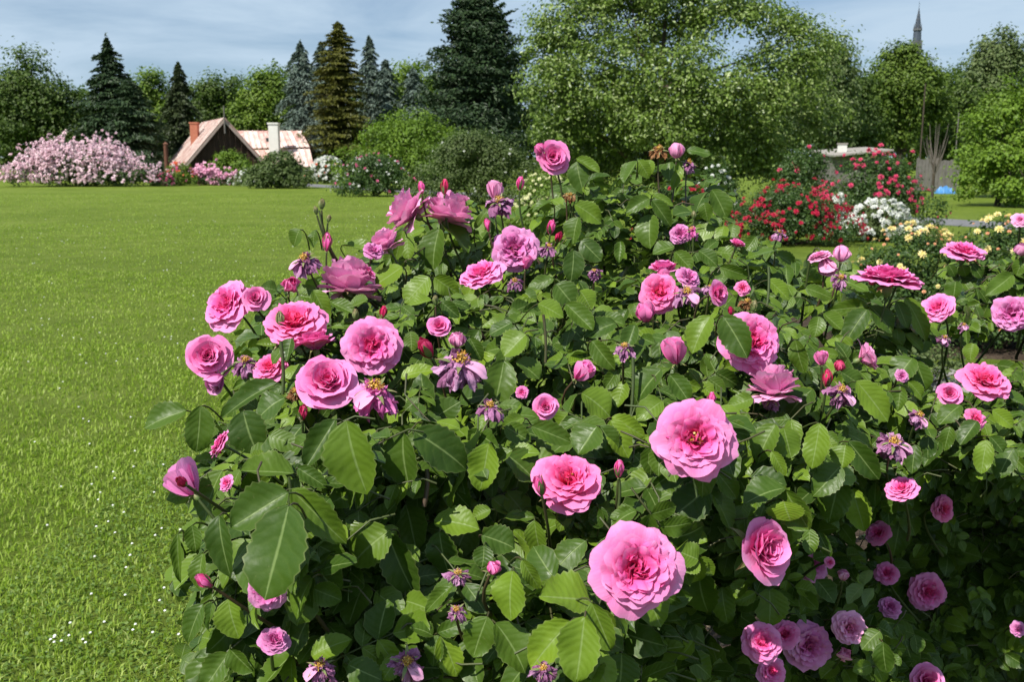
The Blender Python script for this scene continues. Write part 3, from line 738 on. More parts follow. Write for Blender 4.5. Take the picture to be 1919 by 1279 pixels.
def slope_panels(root, P00, P10, P01, P11, n, name='roof_panel', up=None, th=.03):
    """a roof slope from eave edge P00-P10 to ridge edge P01-P11 in n standing-seam sheets, each an object"""
    P00, P10, P01, P11 = [np.array(p, float) for p in (P00, P10, P01, P11)]
    nn = nrm(np.cross(P10 - P00, P01 - P00)); nn = nn if nn[2] > 0 else -nn
    for k in range(n):
        a, b = k / n, (k + 1) / n - .012
        q = [P00 + (P10 - P00) * a, P00 + (P10 - P00) * b, P01 + (P11 - P01) * b, P01 + (P11 - P01) * a]
        V = np.array(q + [x + nn * th for x in q]); mb = MB(); mb.smooth = False
        mb.add(V, np.array([(3, 2, 1, 0), (4, 5, 6, 7), (0, 1, 5, 4), (1, 2, 6, 5), (2, 3, 7, 6), (3, 0, 4, 7)]))
        s0, s1 = q[0] + nn * (th + .02), q[3] + nn * (th + .02); mb.tube([s0, s1], .03, 4)
        mb.build(name, M['roof'], root)

def house():
    Y = 62.0; A = at_y(418, 222, Y); g = nrm(np.array((.42, -.90, 0))); s = np.array((-g[1], g[0], 0))   # g: out of the gable, s: to its right
    O = A * (1, 1, 0); H = A[2]; hw = 2.75; ez = .75; dep = 9.0
    root = thing('wooden_house', 'brown timber house with faded pink metal roof and two chimneys', 'house', O)
    P = lambda x, d, z: s * x - g * d + np.array((0, 0, z))
    mb = MB(); mb.smooth = False                                     # walls: vertical planks of the gable in front of a shell
    for sx in (-1, 1): mb.add([P(sx * hw * .93, .05, 0), P(sx * hw * .93, dep, 0), P(sx * hw * .93, dep, ez), P(sx * hw * .93, .05, ez)], np.array([(0, 1, 2, 3)]))
    mb.add([P(-hw * .93, dep, 0), P(hw * .93, dep, 0), P(hw * .93, dep, ez), P(0, dep, H - .1), P(-hw * .93, dep, ez)], np.array([(0, 1, 2, 3, 4)]))
    mb.build('wall', M['plank'], root)
    n = 30
    for k in range(n):
        x0, x1 = -hw * .93 + k * hw * 1.86 / n, -hw * .93 + (k + .93) * hw * 1.86 / n; off = .03 * (k % 2) + .01 * r0.uniform()
        top = lambda x: H - .08 - abs(x) / hw * (H - ez)
        q = [P(x0, -off, 0), P(x1, -off, 0), P(x1, -off, top(x1)), P(x0, -off, top(x0))]; V = np.array(q + [v - -g * -.04 for v in q])
        m2 = MB(); m2.smooth = False; m2.add(V, np.array([(0, 1, 2, 3), (4, 7, 6, 5), (0, 4, 5, 1), (1, 5, 6, 2), (2, 6, 7, 3), (3, 7, 4, 0)])); m2.build('gable_plank', M['plank'], root)
    for sx in (-1, 1):
        slope_panels(root, P(sx * hw * 1.08, -.35, ez - .08 * (H - ez)), P(sx * hw * 1.08, dep, ez - .08 * (H - ez)), P(0, -.35, H), P(0, dep, H), 12)
        m2 = MB(); m2.smooth = False; a, b = P(sx * hw * 1.10, -.40, ez - .11 * (H - ez)), P(0, -.40, H - .03)
        d = np.array((0, 0, -.2)); e = -g * .05
        V = np.array([a, b, b + d, a + d, a + e, b + e, b + d + e, a + d + e]); m2.add(V, np.array([(0, 1, 2, 3), (7, 6, 5, 4), (0, 4, 5, 1), (1, 5, 6, 2), (2, 6, 7, 3), (3, 7, 4, 0)])); m2.build('barge_board', M['barge'], root)
    m2 = MB(); m2.tube([P(0, -.46, H - .9), P(0, -.46, H + .75)], [.05, .035], 6); m2.build('finial', M['pale_wood'], root)
    def chimney(c, w, z0, z1, mat, cap, name='chimney'):
        m2 = MB(); m2.smooth = False; m2.box(c + np.array((0, 0, (z0 + z1) / 2)), (w, w, z1 - z0)); ch = m2.build(name, mat, root)
        m3 = MB(); m3.smooth = False; m3.box(c + np.array((0, 0, z1 + .05)), (w * 1.16, w * 1.16, .10)); m3.build('chimney_cap', cap, ch); return ch
    c1 = at_y(368, 300, Y + 3.2) - O; c1[2] = 0
    ch = chimney(c1, .46, .9, at_y(368, 232, Y + 3.2)[2], M['brick'], M['brick'])
    # low wing with a roof in two tiers facing the lawn
    yr, yb, ye = Y + 6.0, Y + 3.4, Y + 1.6
    w0, w1 = at_y(446, 246, yr) - O, at_y(566, 246, yr) - O; b0, b1 = at_y(452, 279, yb) - O, at_y(582, 276, yb) - O
    slope_panels(root, b0, b1, w0, w1, 13); slope_panels(root, at_y(470, 314, ye) - O, at_y(590, 313, ye) - O, b0 + (0, 0, -.12), b1 + (0, 0, -.12), 12)
    slope_panels(root, w1 + (0, 5, -1.6), w0 + (0, 5, -1.6), w1, w0, 6)
    m2 = MB(); m2.smooth = False; cx = (w0[0] + w1[0]) / 2 + .3; m2.box((cx, (yr + ye) / 2 - O[1] + 1.3, .42), (w1[0] - w0[0] - .2, yr - ye + 2.0, .84)); m2.build('wing_wall', M['render'], root)
    m2 = MB(); m2.smooth = False; c = (at_y(503, 262, yb + .9) - O); m2.box(c, (.34, .12, .30)); sk = m2.build('skylight', M['barge'], root)
    m2 = MB(); m2.smooth = False; m2.box(c + np.array((0, -.065, .0)), (.26, .02, .22)); m2.build('pane', M['glass'], sk)
    c2 = at_y(516, 300, yb - .9) - O; c2[2] = 0; ch = chimney(c2, .60, .4, at_y(516, 233, yb - .9)[2], M['render'], M['render'])
    return root
house()

def post(name, label, px, py0, py1, d, rad, mat):
    b = at_y(px, 300, d) * (1, 1, 0); z = at_y(px, py0, d)[2]; mb = MB(); mb.tube([(0, 0, -.1), (0, 0, z * .5), (0, 0, z)], [rad * 1.1, rad, rad * .9], 8)
    mb.add(np.array([(-rad, -rad, z), (rad, -rad, z), (rad, rad, z), (-rad, rad, z), (0, 0, z + rad)]), np.array([(0, 1, 4), (1, 2, 4), (2, 3, 4), (3, 0, 4)]))
    o = mb.build(name, mat); o.location = b; tag(o, label, 'pole')
post('wooden_post', 'reddish brown wooden post beside the pink roof edge', 312, 270, 345, 58, .13, M['post'])
post('tall_pole', 'tall dark pole against the round tree below the spire', 1724, 158, 330, 48, .035, M['bark'])
post('thin_pole', 'thin grey pole between the bare tree and the bright green young tree', 1790, 212, 330, 44, .022, M['pale_wood'])

def shed():
    Y = 44.0; b = at_y(1612, 300, Y) * (1, 1, 0); root = thing('garden_shed', 'low grey shed with flat felt roof and stubby white chimney', 'shed', b)
    z = lambda py: at_y(1612, py, Y)[2]; w = 112 / FPX * Y
    mb = MB(); mb.smooth = False; mb.box((0, 1.5, z(294) / 2), (w * .92, 2.8, z(294))); mb.build('wall', M['pale_wood'], root)
    mb = MB(); mb.smooth = False; mb.add([(-w / 2, -.3, z(294)), (w / 2, -.3, z(283)), (w / 2, 3.2, z(277)), (-w / 2, 3.2, z(284)), (-w / 2, -.3, z(291)), (w / 2, -.3, z(280)), (w / 2, 3.2, z(274)), (-w / 2, 3.2, z(281))], np.array([(3, 2, 1, 0), (4, 5, 6, 7), (0, 1, 5, 4), (1, 2, 6, 5), (2, 3, 7, 6), (3, 0, 4, 7)])); mb.build('roof', M['felt'], root)
    mb = MB(); mb.smooth = False; mb.box((-.42, 1.2, (z(290) + z(270)) / 2), (.32, .32, z(270) - z(290))); ch = mb.build('chimney', M['render'], root)
    mb = MB(); mb.smooth = False; mb.box((-.42, 1.2, z(270) + .03), (.38, .38, .06)); mb.build('chimney_cap', M['felt'], ch)
shed()
def fence():
    Y = 47.0; x0, x1 = at_y(1722, 300, Y)[0], at_y(1800, 300, Y)[0]; z0, z1 = 0.05, at_y(1760, 300, Y)[2]
    root = thing('board_fence', 'grey weathered board fence behind the rosy red roses', 'fence', (x0, Y, 0)); n = 12; w = (x1 - x0) / n
    for k in range(n):
        mb = MB(); mb.smooth = False; h = z1 + r0.uniform(-.06, .06); mb.box((w * (k + .5), r0.uniform(-.01, .01), h / 2 + .03), (w * .92, .025, h)); mb.build('board', M['pale_wood'], root)
    for x in (0, (x1 - x0) / 2, x1 - x0):
        mb = MB(); mb.smooth = False; mb.box((x, .075, (z1 + .1) / 2), (.1, .1, z1 + .1)); mb.build('fence_post', M['pale_wood'], root)
fence()
def tarp():
    b = on_ground(1772, 363); mb = MB(); r = np.random.default_rng(9)
    u, v = np.meshgrid(np.linspace(-1, 1, 18), np.linspace(-1, 1, 12)); ht = np.clip(1 - np.abs(u) ** 2.2, 0, 1) * np.clip(1 - np.abs(v) ** 2, 0, 1)
    Z = ht ** .6 * .24 * (1 - .35 * u) + .07 * np.sin(u * 7 + v * 5) * ht + .05 * r.normal(size=u.shape) * ht
    mb.smooth = False; mb.grid(np.stack([u * .42, v * .3, Z + .01], -1)); o = mb.build('blue_tarp', M['tarp']); o.location = b * (1, 1, 0)
    tag(o, 'crumpled bright blue tarpaulin on the far lawn near the young tree', 'tarpaulin')
tarp()
def spire():
    Y = 420.0; b = at_y(1720, 50, Y) * (1, 1, 0); z = lambda py: at_y(1720, py, Y)[2]; k = Y / FPX * .86
    root = thing('church_spire', 'slender dark church spire with a collar above the treetops', 'church tower', b)
    mb = MB(); mb.smooth = False; mb.box((0, 0, z(76) / 2), (k * 17, k * 17, z(76))); mb.build('tower', M['stone'], root)
    def ring(z0, z1, r0_, r1_, n=8, nm='spire', mat=M['slate']):
        m = MB(); m.smooth = False; m.tube([(0, 0, z0), (0, 0, z1)], [r0_, r1_], n)
        m.add(np.array([(r0_ * math.cos(a * 6.283 / n), r0_ * math.sin(a * 6.283 / n), z0) for a in range(n)]), np.arange(n)[None]); return m.build(nm, mat, root)
    ring(z(76), z(57), k * 8.5, k * 7.4, 8, 'belfry'); ring(z(57), z(53), k * 9.2, k * 8.6, 8, 'cornice', M['stone'])
    m = MB(); m.smooth = False
    for a in range(8):
        c, s_ = math.cos(a * .7854), math.sin(a * .7854); m.tube([(k * 8 * c, k * 8 * s_, z(53)), (k * 7.6 * c, k * 7.6 * s_, z(44))], [k * 1.0, k * .15], 4)
    m.build('pinnacles', M['stone'], root)
    ring(z(53), z(42), k * 6.6, k * 5.2, 8, 'lantern'); ring(z(42), z(14), k * 5.2, k * .5, 8, 'spire')
    for (py, w_) in ((36, 4.6), (28, 3.2), (21, 2.0)): ring(z(py + .7), z(py - .3), k * w_ * 1.05, k * w_ * .95, 8, 'band', M['stone'])
    m = MB(); m.smooth = False; m.tube([(0, 0, z(14)), (0, 0, z(2))], [k * .45, k * .25], 5); m.box((0, 0, z(6)), (k * 3.2, k * .5, k * .5)); m.build('cross', M['slate'], root)
spire()

# ------------------------------------------------------------------ pink rose bushes in front
# depth (m) of the front of the bushes at some photograph pixels; blooms are about 9 cm across
CTRL = np.array([(1195, 1065, 1.0), (1302, 822, 1.1), (1437, 1030, 1.18), (1065, 897, 1.2), (697, 650, 1.4), (612, 712, 1.3), (390, 668, 1.5), (425, 568, 1.6), (655, 510, 1.65),
    (800, 390, 1.85), (965, 467, 1.8), (1037, 295, 2.1), (1210, 430, 2.0), (1235, 548, 1.72), (1410, 640, 1.45), (1450, 713, 1.42), (1667, 520, 1.75), (1540, 485, 1.9), (1300, 300, 2.3),
    (1800, 470, 2.1), (1845, 712, 1.75), (1895, 590, 1.95), (1740, 1110, 2.0), (1690, 1010, 1.85), (1850, 1000, 1.95), (510, 1030, .86), (660, 850, 1.0), (950, 1150, .96), (1080, 1220, .90), (450, 1200, 1.02), (1470, 940, 1.15),
    (1540, 850, 1.3), (1650, 1230, 1.45), (1515, 1215, 1.55), (1840, 840, 1.55), (860, 850, 1.12), (1000, 650, 1.42), (1200, 700, 1.4), (345, 905, 1.1), (700, 1250, .98), (1640, 920, 1.4), (1919, 1279, 1.95), (1800, 1230, 1.9), (1400, 1200, 1.3)])
def D(px, py):
    w = 1.0 / ((CTRL[:, 0] - px) ** 2 + (CTRL[:, 1] - py) ** 2 + 900.0) ** 1.5
    return float((w * CTRL[:, 2]).sum() / w.sum())

POLY1 = [(395, 1300), (385, 1190), (350, 1120), (345, 1060), (375, 1010), (375, 940), (395, 880), (420, 850), (365, 800), (420, 760), (430, 690), (470, 620), (500, 560), (560, 530), (640, 500), (700, 470),
         (740, 430), (800, 415), (900, 395), (990, 400), (1060, 345), (1120, 345), (1190, 310), (1260, 300), (1310, 320), (1360, 370), (1370, 430), (1420, 450), (1500, 475), (1580, 510), (1630, 560), (1720, 580),
         (1745, 625), (1690, 680), (1730, 760), (1690, 830), (1670, 920), (1700, 1010), (1640, 1080), (1590, 1120), (1560, 1300)]
POLY2 = [(1940, 450), (1860, 500), (1790, 495), (1770, 520), (1790, 560), (1770, 600), (1800, 625), (1850, 610), (1960, 600), (1990, 690), (1900, 690), (1860, 740), (1780, 760), (1720, 800), (1690, 880),
         (1650, 960), (1640, 1060), (1580, 1120), (1540, 1180), (1540, 1310), (2000, 1310), (2050, 800), (2050, 420)]
GAPS = [[(1500, 960), (1600, 930), (1650, 1060), (1520, 1090)], [(1330, 1110), (1480, 1110), (1500, 1180), (1380, 1260), (1310, 1230)], [(1500, 1110), (1590, 1100), (1580, 1150), (1490, 1160)], [(1640, 790), (1740, 760), (1740, 850), (1660, 850)]]
def inside(px, py, poly):
    c = False; n = len(poly)
    for i in range(n):
        (x1, y1), (x2, y2) = poly[i], poly[(i + 1) % n]
        if (y1 > py) != (y2 > py) and px < (x2 - x1) * (py - y1) / (y2 - y1) + x1: c = not c
    return c

BUSH = [thing('rose_bush', 'big leafy rose bush with large pink double blooms, filling the front', 'rose bush', (0.34, 1.95, 0)),
        thing('rose_bush', 'shaded rose bush with smaller pink blooms crowding the picture edge beyond the soil gap', 'rose bush', (1.12, 2.25, 0))]
BLOC = [np.array(b.location) for b in BUSH]

# ---- leaves
def leaf_mesh(name, seed, nv=16, teeth=True, cheap=False):
    r = np.random.default_rng(seed)
    nv = 5 if cheap else nv
    v = np.linspace(0, 1, nv + 1) if cheap else np.linspace(0, 1, nv + 1)
    wid = (v ** .62) * np.clip(1 - v, 0, 1) ** .72; wid = wid / wid.max() * .5
    if teeth and not cheap:
        wid = wid * (1 + .055 * np.where(np.arange(nv + 1) % 2 == 0, 1, -1))
    wid[0] = .012; wid[-1] = .0
    cols = np.array((-1, 0, 1.0)) if cheap else np.array((-1, -.92, -.5, 0, .5, .92, 1.0)) if nv > 8 else np.array((-1, -.55, 0, .55, 1.0))
    fold, curl, wave, ph, tw = r.uniform(.04, .42), r.uniform(-.02, .40), r.uniform(.015, .06), r.uniform(0, 6), r.normal(0, .12)
    asym = 1 + r.normal(0, .06)
    X = cols[None] * wid[:, None] * np.where(cols > 0, asym, 2 - asym)[None]; Y = np.repeat(v[:, None], len(cols), 1)
    if not cheap: Y = Y - .02 * np.abs(cols)[None] * (v[:, None] < .1)
    edge = np.abs(cols)[None]
    Z = fold * np.abs(X) * 1.0 - curl * (v[:, None] ** 2) * .8 + wave * np.sin(v[:, None] * 9 + ph + 2 * np.sign(cols)[None]) * edge ** 2 + .012 * np.sin(v * 13 + ph)[:, None] * edge - .25 * curl * X ** 2
    Z = Z + tw * X * v[:, None]
    X = X + .05 * np.sin(v * 2.5 + ph)[:, None] * v[:, None]
    mb = MB(); V = np.stack([X, Y, Z], -1)
    U = np.stack([np.broadcast_to((cols[None] + 1) / 2, X.shape), np.broadcast_to(v[:, None], X.shape)], -1)
    mb.grid(V, U); return mb, V, U
LEAF = []
for k in range(10):
    mb, V, U = leaf_mesh('leaf', 100 + k); LEAF.append(mb.mesh('leaf', M['leaf']))
FILLV = [leaf_mesh('leaf', 300 + k, 7, True)[1:] for k in range(12)]
CHEAPV = [leaf_mesh('leaf', 400 + k, cheap=True)[1:] for k in range(8)]

def basis(L, N, length, width):
    """columns: X width, Y length, Z normal"""
    Y = nrm(L); Z = nrm(N - (N @ Y) * Y); X = np.cross(Y, Z)
    return X * width, Y * length, Z * length

npart = [0, 0]
def leaf_object(b, base, L, N, length, width, k=None):
    o = bpy.data.objects.new('leaf', LEAF[rng.integers(len(LEAF)) if k is None else k]); COL.objects.link(o); o.parent = BUSH[b]
    X, Y, Z = basis(L, N, length, width); p = base - BLOC[b]
    o.matrix_basis = Matrix(((X[0], Y[0], Z[0], p[0]), (X[1], Y[1], Z[1], p[1]), (X[2], Y[2], Z[2], p[2]), (0, 0, 0, 1)))
    npart[b] += 1; return o

TW = [MB(), MB()]          # thin petioles and leaf stalks of each bush
# leaves one can pick out in the photograph: stalk end x, y, tip x, y, width (pixels)
HERO = '''348 770 269 797 45;375 763 370 847 53;519 719 400 767 34;516 694 436 717 25;533 747 476 775 45;456 772 478 850 75;628 788 572 875 45;650 791 674 927 90;550 888 453 881 40;559 878 610 912 30
416 884 369 975 52;539 925 434 985 75;547 919 648 1015 55;541 950 495 1121 118;450 881 425 928 40;411 968 414 1078 50;360 986 366 1035 33;334 1001 328 1090 20;380 1039 368 1104 35;428 1125 440 1198 55
380 1134 342 1200 40;398 1131 385 1184 20;428 1226 377 1294 50;431 1217 469 1263 45;546 1229 481 1290 45;549 1232 535 1300 40;549 1229 576 1155 48;585 1230 647 1196 38;730 995 656 1054 75;653 1247 712 1273 45
585 1084 543 1155 50;588 1104 638 1128 45;756 813 753 914 68;778 810 877 872 70;916 833 897 919 57;949 852 1006 900 50;949 850 1010 847 28;944 677 931 766 58;985 628 944 666 46;997 800 1072 828 40
947 800 994 825 36;981 784 941 802 26;969 678 1013 709 33;881 634 900 675 30;753 709 809 684 25;769 622 772 659 30;1119 800 1081 847 55;1091 738 1147 775 50;1125 800 1157 844 40;947 972 1000 972 20
1063 950 1060 997 30;1002 977 1007 1045 38;904 1004 964 1027 48;907 1024 904 1063 38;824 998 835 1078 58;727 1001 775 1122 62;961 1072 947 1162 60;979 1051 1011 1107 28;1106 1128 1017 1110 58;1096 1158 1076 1278 76
1109 1131 1142 1221 50;1067 1167 993 1253 60;930 1170 990 1254 55;913 1158 885 1232 60;827 1193 858 1269 48;821 1192 807 1250 36;848 1099 792 1144 24;821 1187 875 1167 30;811 1193 777 1167 30;1097 1015 1032 1069 45
1061 947 1050 996 30;1103 941 1109 995 34;1121 950 1127 989 28;1192 959 1144 974 26;1165 1226 1162 1294 70;747 1229 718 1276 35;919 956 884 971 25;815 977 895 983 40;1001 970 949 972 18;1238 694 1191 745 42
1256 703 1291 753 38;1145 789 1178 855 45;1147 783 1209 814 32;1410 747 1366 762 30;1522 731 1466 778 42;1535 747 1503 766 28;1536 795 1522 877 38;1453 797 1416 862 40;1469 803 1485 856 55;1469 916 1394 931 35
1472 919 1513 994 50;1470 941 1475 978 60;1575 875 1528 922 50;1578 894 1550 978 55;1338 928 1375 988 45;1325 916 1263 969 60;1341 884 1384 934 35;1447 847 1472 891 25;1194 960 1145 969 25;1122 991 1119 950 28
1308 1050 1272 1031 45;1308 1066 1321 1152 64;1353 1102 1362 1171 42;1310 1046 1339 1079 28;1308 1050 1277 1066 35;1396 1089 1378 1120 25;1442 1104 1445 1174 60;1599 918 1617 995 45;1534 998 1557 1045 22;1516 992 1519 1039 28
1591 829 1650 898 45;1585 835 1575 876 35;1627 575 1563 580 32;1625 581 1581 633 36;1631 575 1675 620 36;1681 566 1703 613 30;1697 560 1744 631 36;1534 594 1528 631 30;1544 588 1575 619 32;1491 638 1503 700 30
1606 716 1666 788 50;1688 725 1681 769 26;1710 672 1675 708 38;1716 678 1738 733 35;1703 716 1728 744 24;1219 403 1216 461 42;1331 594 1294 655 40;1197 528 1153 547 28;1416 444 1394 475 25;1450 469 1400 481 25
1450 475 1494 497 25;1263 463 1224 472 26;1266 472 1294 506 30;1163 453 1159 491 20;1153 606 1100 625 36;823 430 804 504 48;828 417 884 461 38;756 433 734 495 25;762 439 765 486 28;753 501 704 533 38
803 520 759 567 45;815 520 856 551 38;809 564 765 567 18;828 567 860 592 26;1078 383 1128 414 36;1084 408 1068 454 30;1090 451 1125 486 38;1075 470 1072 526 40;1043 533 1078 570 48;1009 570 1056 592 34
1062 570 1109 620 38;1087 545 1112 576 38;959 605 918 626 25;1037 523 990 536 25;890 428 921 376 14;1335 356 1365 409 38;1324 360 1298 394 32;1320 380 1325 412 26;1294 398 1264 398 28;1219 300 1211 330 28
1256 304 1253 338 22;1275 304 1262 353 20;1288 281 1331 285 18;1222 375 1260 420 28;1225 364 1262 385 15;1081 303 1089 358 38;1081 297 1122 325 22;1103 338 1142 325 14;1194 302 1169 342 24;1197 300 1216 331 26
1216 372 1175 394 28;1034 380 997 391 12;562 430 545 458 30;590 432 584 462 20;640 461 706 464 15;587 545 618 595 28;621 567 662 589 24;642 551 675 558 18;656 576 689 564 24;518 545 490 536 26
540 639 509 680 22;546 635 534 676 30;524 648 481 645 15;487 633 434 633 35;1310 470 1345 495 28;1350 500 1400 520 26;1440 525 1480 560 30;1510 540 1560 555 26;1110 640 1150 690 36;1190 610 1170 660 30'''
HERO2 = '''1688 968 1676 1038 45;1691 953 1718 1004 36;1866 900 1860 945 30;1649 1185 1614 1214 30;1655 1205 1658 1265 35;1646 1176 1676 1188 28;1632 1247 1602 1259 26;1569 1247 1540 1270 25;1849 826 1839 885 33;1856 819 1881 848 28
1900 841 1869 893 33;1856 898 1856 946 30;1716 835 1708 885 28;1741 819 1738 858 33;1781 801 1769 843 24;1791 528 1785 559 22;1822 497 1841 520 25;1803 497 1810 517 24;1778 497 1791 517 20;1810 573 1819 609 25
1781 578 1781 605 26;1828 575 1839 598 22;1897 516 1853 550 32;1919 484 1906 515 25;1822 644 1819 675 24;1800 760 1760 790 28;1860 770 1900 800 30;1830 790 1800 830 26;1880 740 1919 760 28;1760 830 1730 870 26'''
FRONT = '1356 594 1400 666 55;1438 1100 1440 1110 4'
hero_px = []
RIGHTV, SUNW = RT, SUN_TO
def hero(txt, b, lift=0.0):
    for row in txt.replace('\n', ';').split(';'):
        bx, by, tx, ty, w = map(float, row.split()); mx_, my_ = (bx + tx) / 2, (by + ty) / 2
        d = D(mx_, my_) - lift; lp = math.hypot(tx - bx, ty - by); f = rng.uniform(.0, .35) * lp / FPX * d
        p0 = unproj(bx, by, d + f * .5); p1 = unproj(tx, ty, d - f * .5); L = p1 - p0; length = np.linalg.norm(L)
        N0 = -FW * .62 + UP * .55 - RT * .18 + rng.normal(0, .22, 3); Y = nrm(L); Z = nrm(N0 - (N0 @ Y) * Y); X = np.cross(Y, Z)
        frac = max(np.linalg.norm(X - (X @ FW) * FW), .55)
        leaf_object(b, p0, L, Z, length * 1.03, w / FPX * d / frac * 1.04)
        q = p0 - nrm(L) * .012 - (-FW) * .02 + np.array((0, 0, -.006)); TW[b].tube(bezier(p0, q, q + FW * .05 + np.array((rng.normal(0, .012), 0, -.03)), 5), [.0009, .0011, .0012, .0014, .0015], 4)
        hero_px.append((mx_, my_, lp * .45, d))
hero(HERO, 0); hero(HERO2, 1)
FRONTROWS = FRONT.split(';')[0]; hero(FRONTROWS, 0, .075)

# ---- blooms
def petal(Lp, Wp, phi0, phi1, kc, lip=0., ruf=.03, notch=.02, roll=0., r0=0., twist=0., tone0=0., tone1=.4, nu=8, nv=7, r=rng, pw=1.0, claw=.24):
    us = np.linspace(-1, 1, nu + 1); vs = np.linspace(0, 1, nv + 1); t = np.linspace(0, 1, 33)
    phi = phi0 + (phi1 - phi0) * t ** pw + lip * np.clip((t - .72) / .28, 0, 1) ** 2
    dr, dz = np.sin(phi), np.cos(phi); dt = 1 / 32
    rr = np.concatenate(([0], np.cumsum((dr[1:] + dr[:-1]) / 2 * dt))) * Lp + r0; z = np.concatenate(([0], np.cumsum((dz[1:] + dz[:-1]) / 2 * dt))) * Lp
    ph = r.uniform(0, 6.28, 4); sk = r.normal(0, .06)
    ln = 1 - .26 * np.abs(us) ** 2.3 - notch * np.exp(-((us - sk) / .22) ** 2) + .025 * np.sin(us * 4 + ph[0]) + sk * us * .5
    v = vs[:, None] * ln[None]; vi = np.clip(v, 0, 1)
    R_, Z_, P_ = np.interp(vi, t, rr), np.interp(vi, t, z), np.interp(vi, t, phi)
    hw = Wp / 2 * (claw + (1 - claw) * np.sin(np.minimum(v / .66, 1) * math.pi / 2)) * (1 - .06 * np.clip(v - .8, 0, 1) / .2)
    s = us[None] * hw; a = s * kc
    y = np.sin(a) / kc; n = (1 - np.cos(a)) / kc
    n = n + ruf * Lp * v ** 1.6 * (.5 * np.sin(3.3 * us[None] + ph[1]) + .4 * np.sin(6.1 * us[None] + ph[2] + 2 * v) + .25 * np.sin(9 * v + ph[3])) + .035 * Lp * np.clip(v, 0, 1) ** 6 * np.sin(13 * us[None] + ph[0]) * (ruf > .02) - roll * Lp * np.abs(us[None]) ** 3.5 * v
    V = np.stack([R_ - np.cos(P_) * n, y, Z_ + np.sin(P_) * n], -1)
    if twist:
        c, s_ = math.cos(twist), math.sin(twist); x0 = V[..., 0] - r0; V = np.stack([x0 * c - V[..., 1] * s_ + r0, x0 * s_ + V[..., 1] * c, V[..., 2]], -1)
    U = np.stack([np.broadcast_to((us[None] + 1) / 2, v.shape), v], -1)
    T = tone0 + (tone1 - tone0) * (1 - v) ** .8
    return V, U, T
def rotz(V, a):
    c, s = math.cos(a), math.sin(a); return np.stack([V[..., 0] * c - V[..., 1] * s, V[..., 0] * s + V[..., 1] * c, V[..., 2]], -1)
dg = math.radians
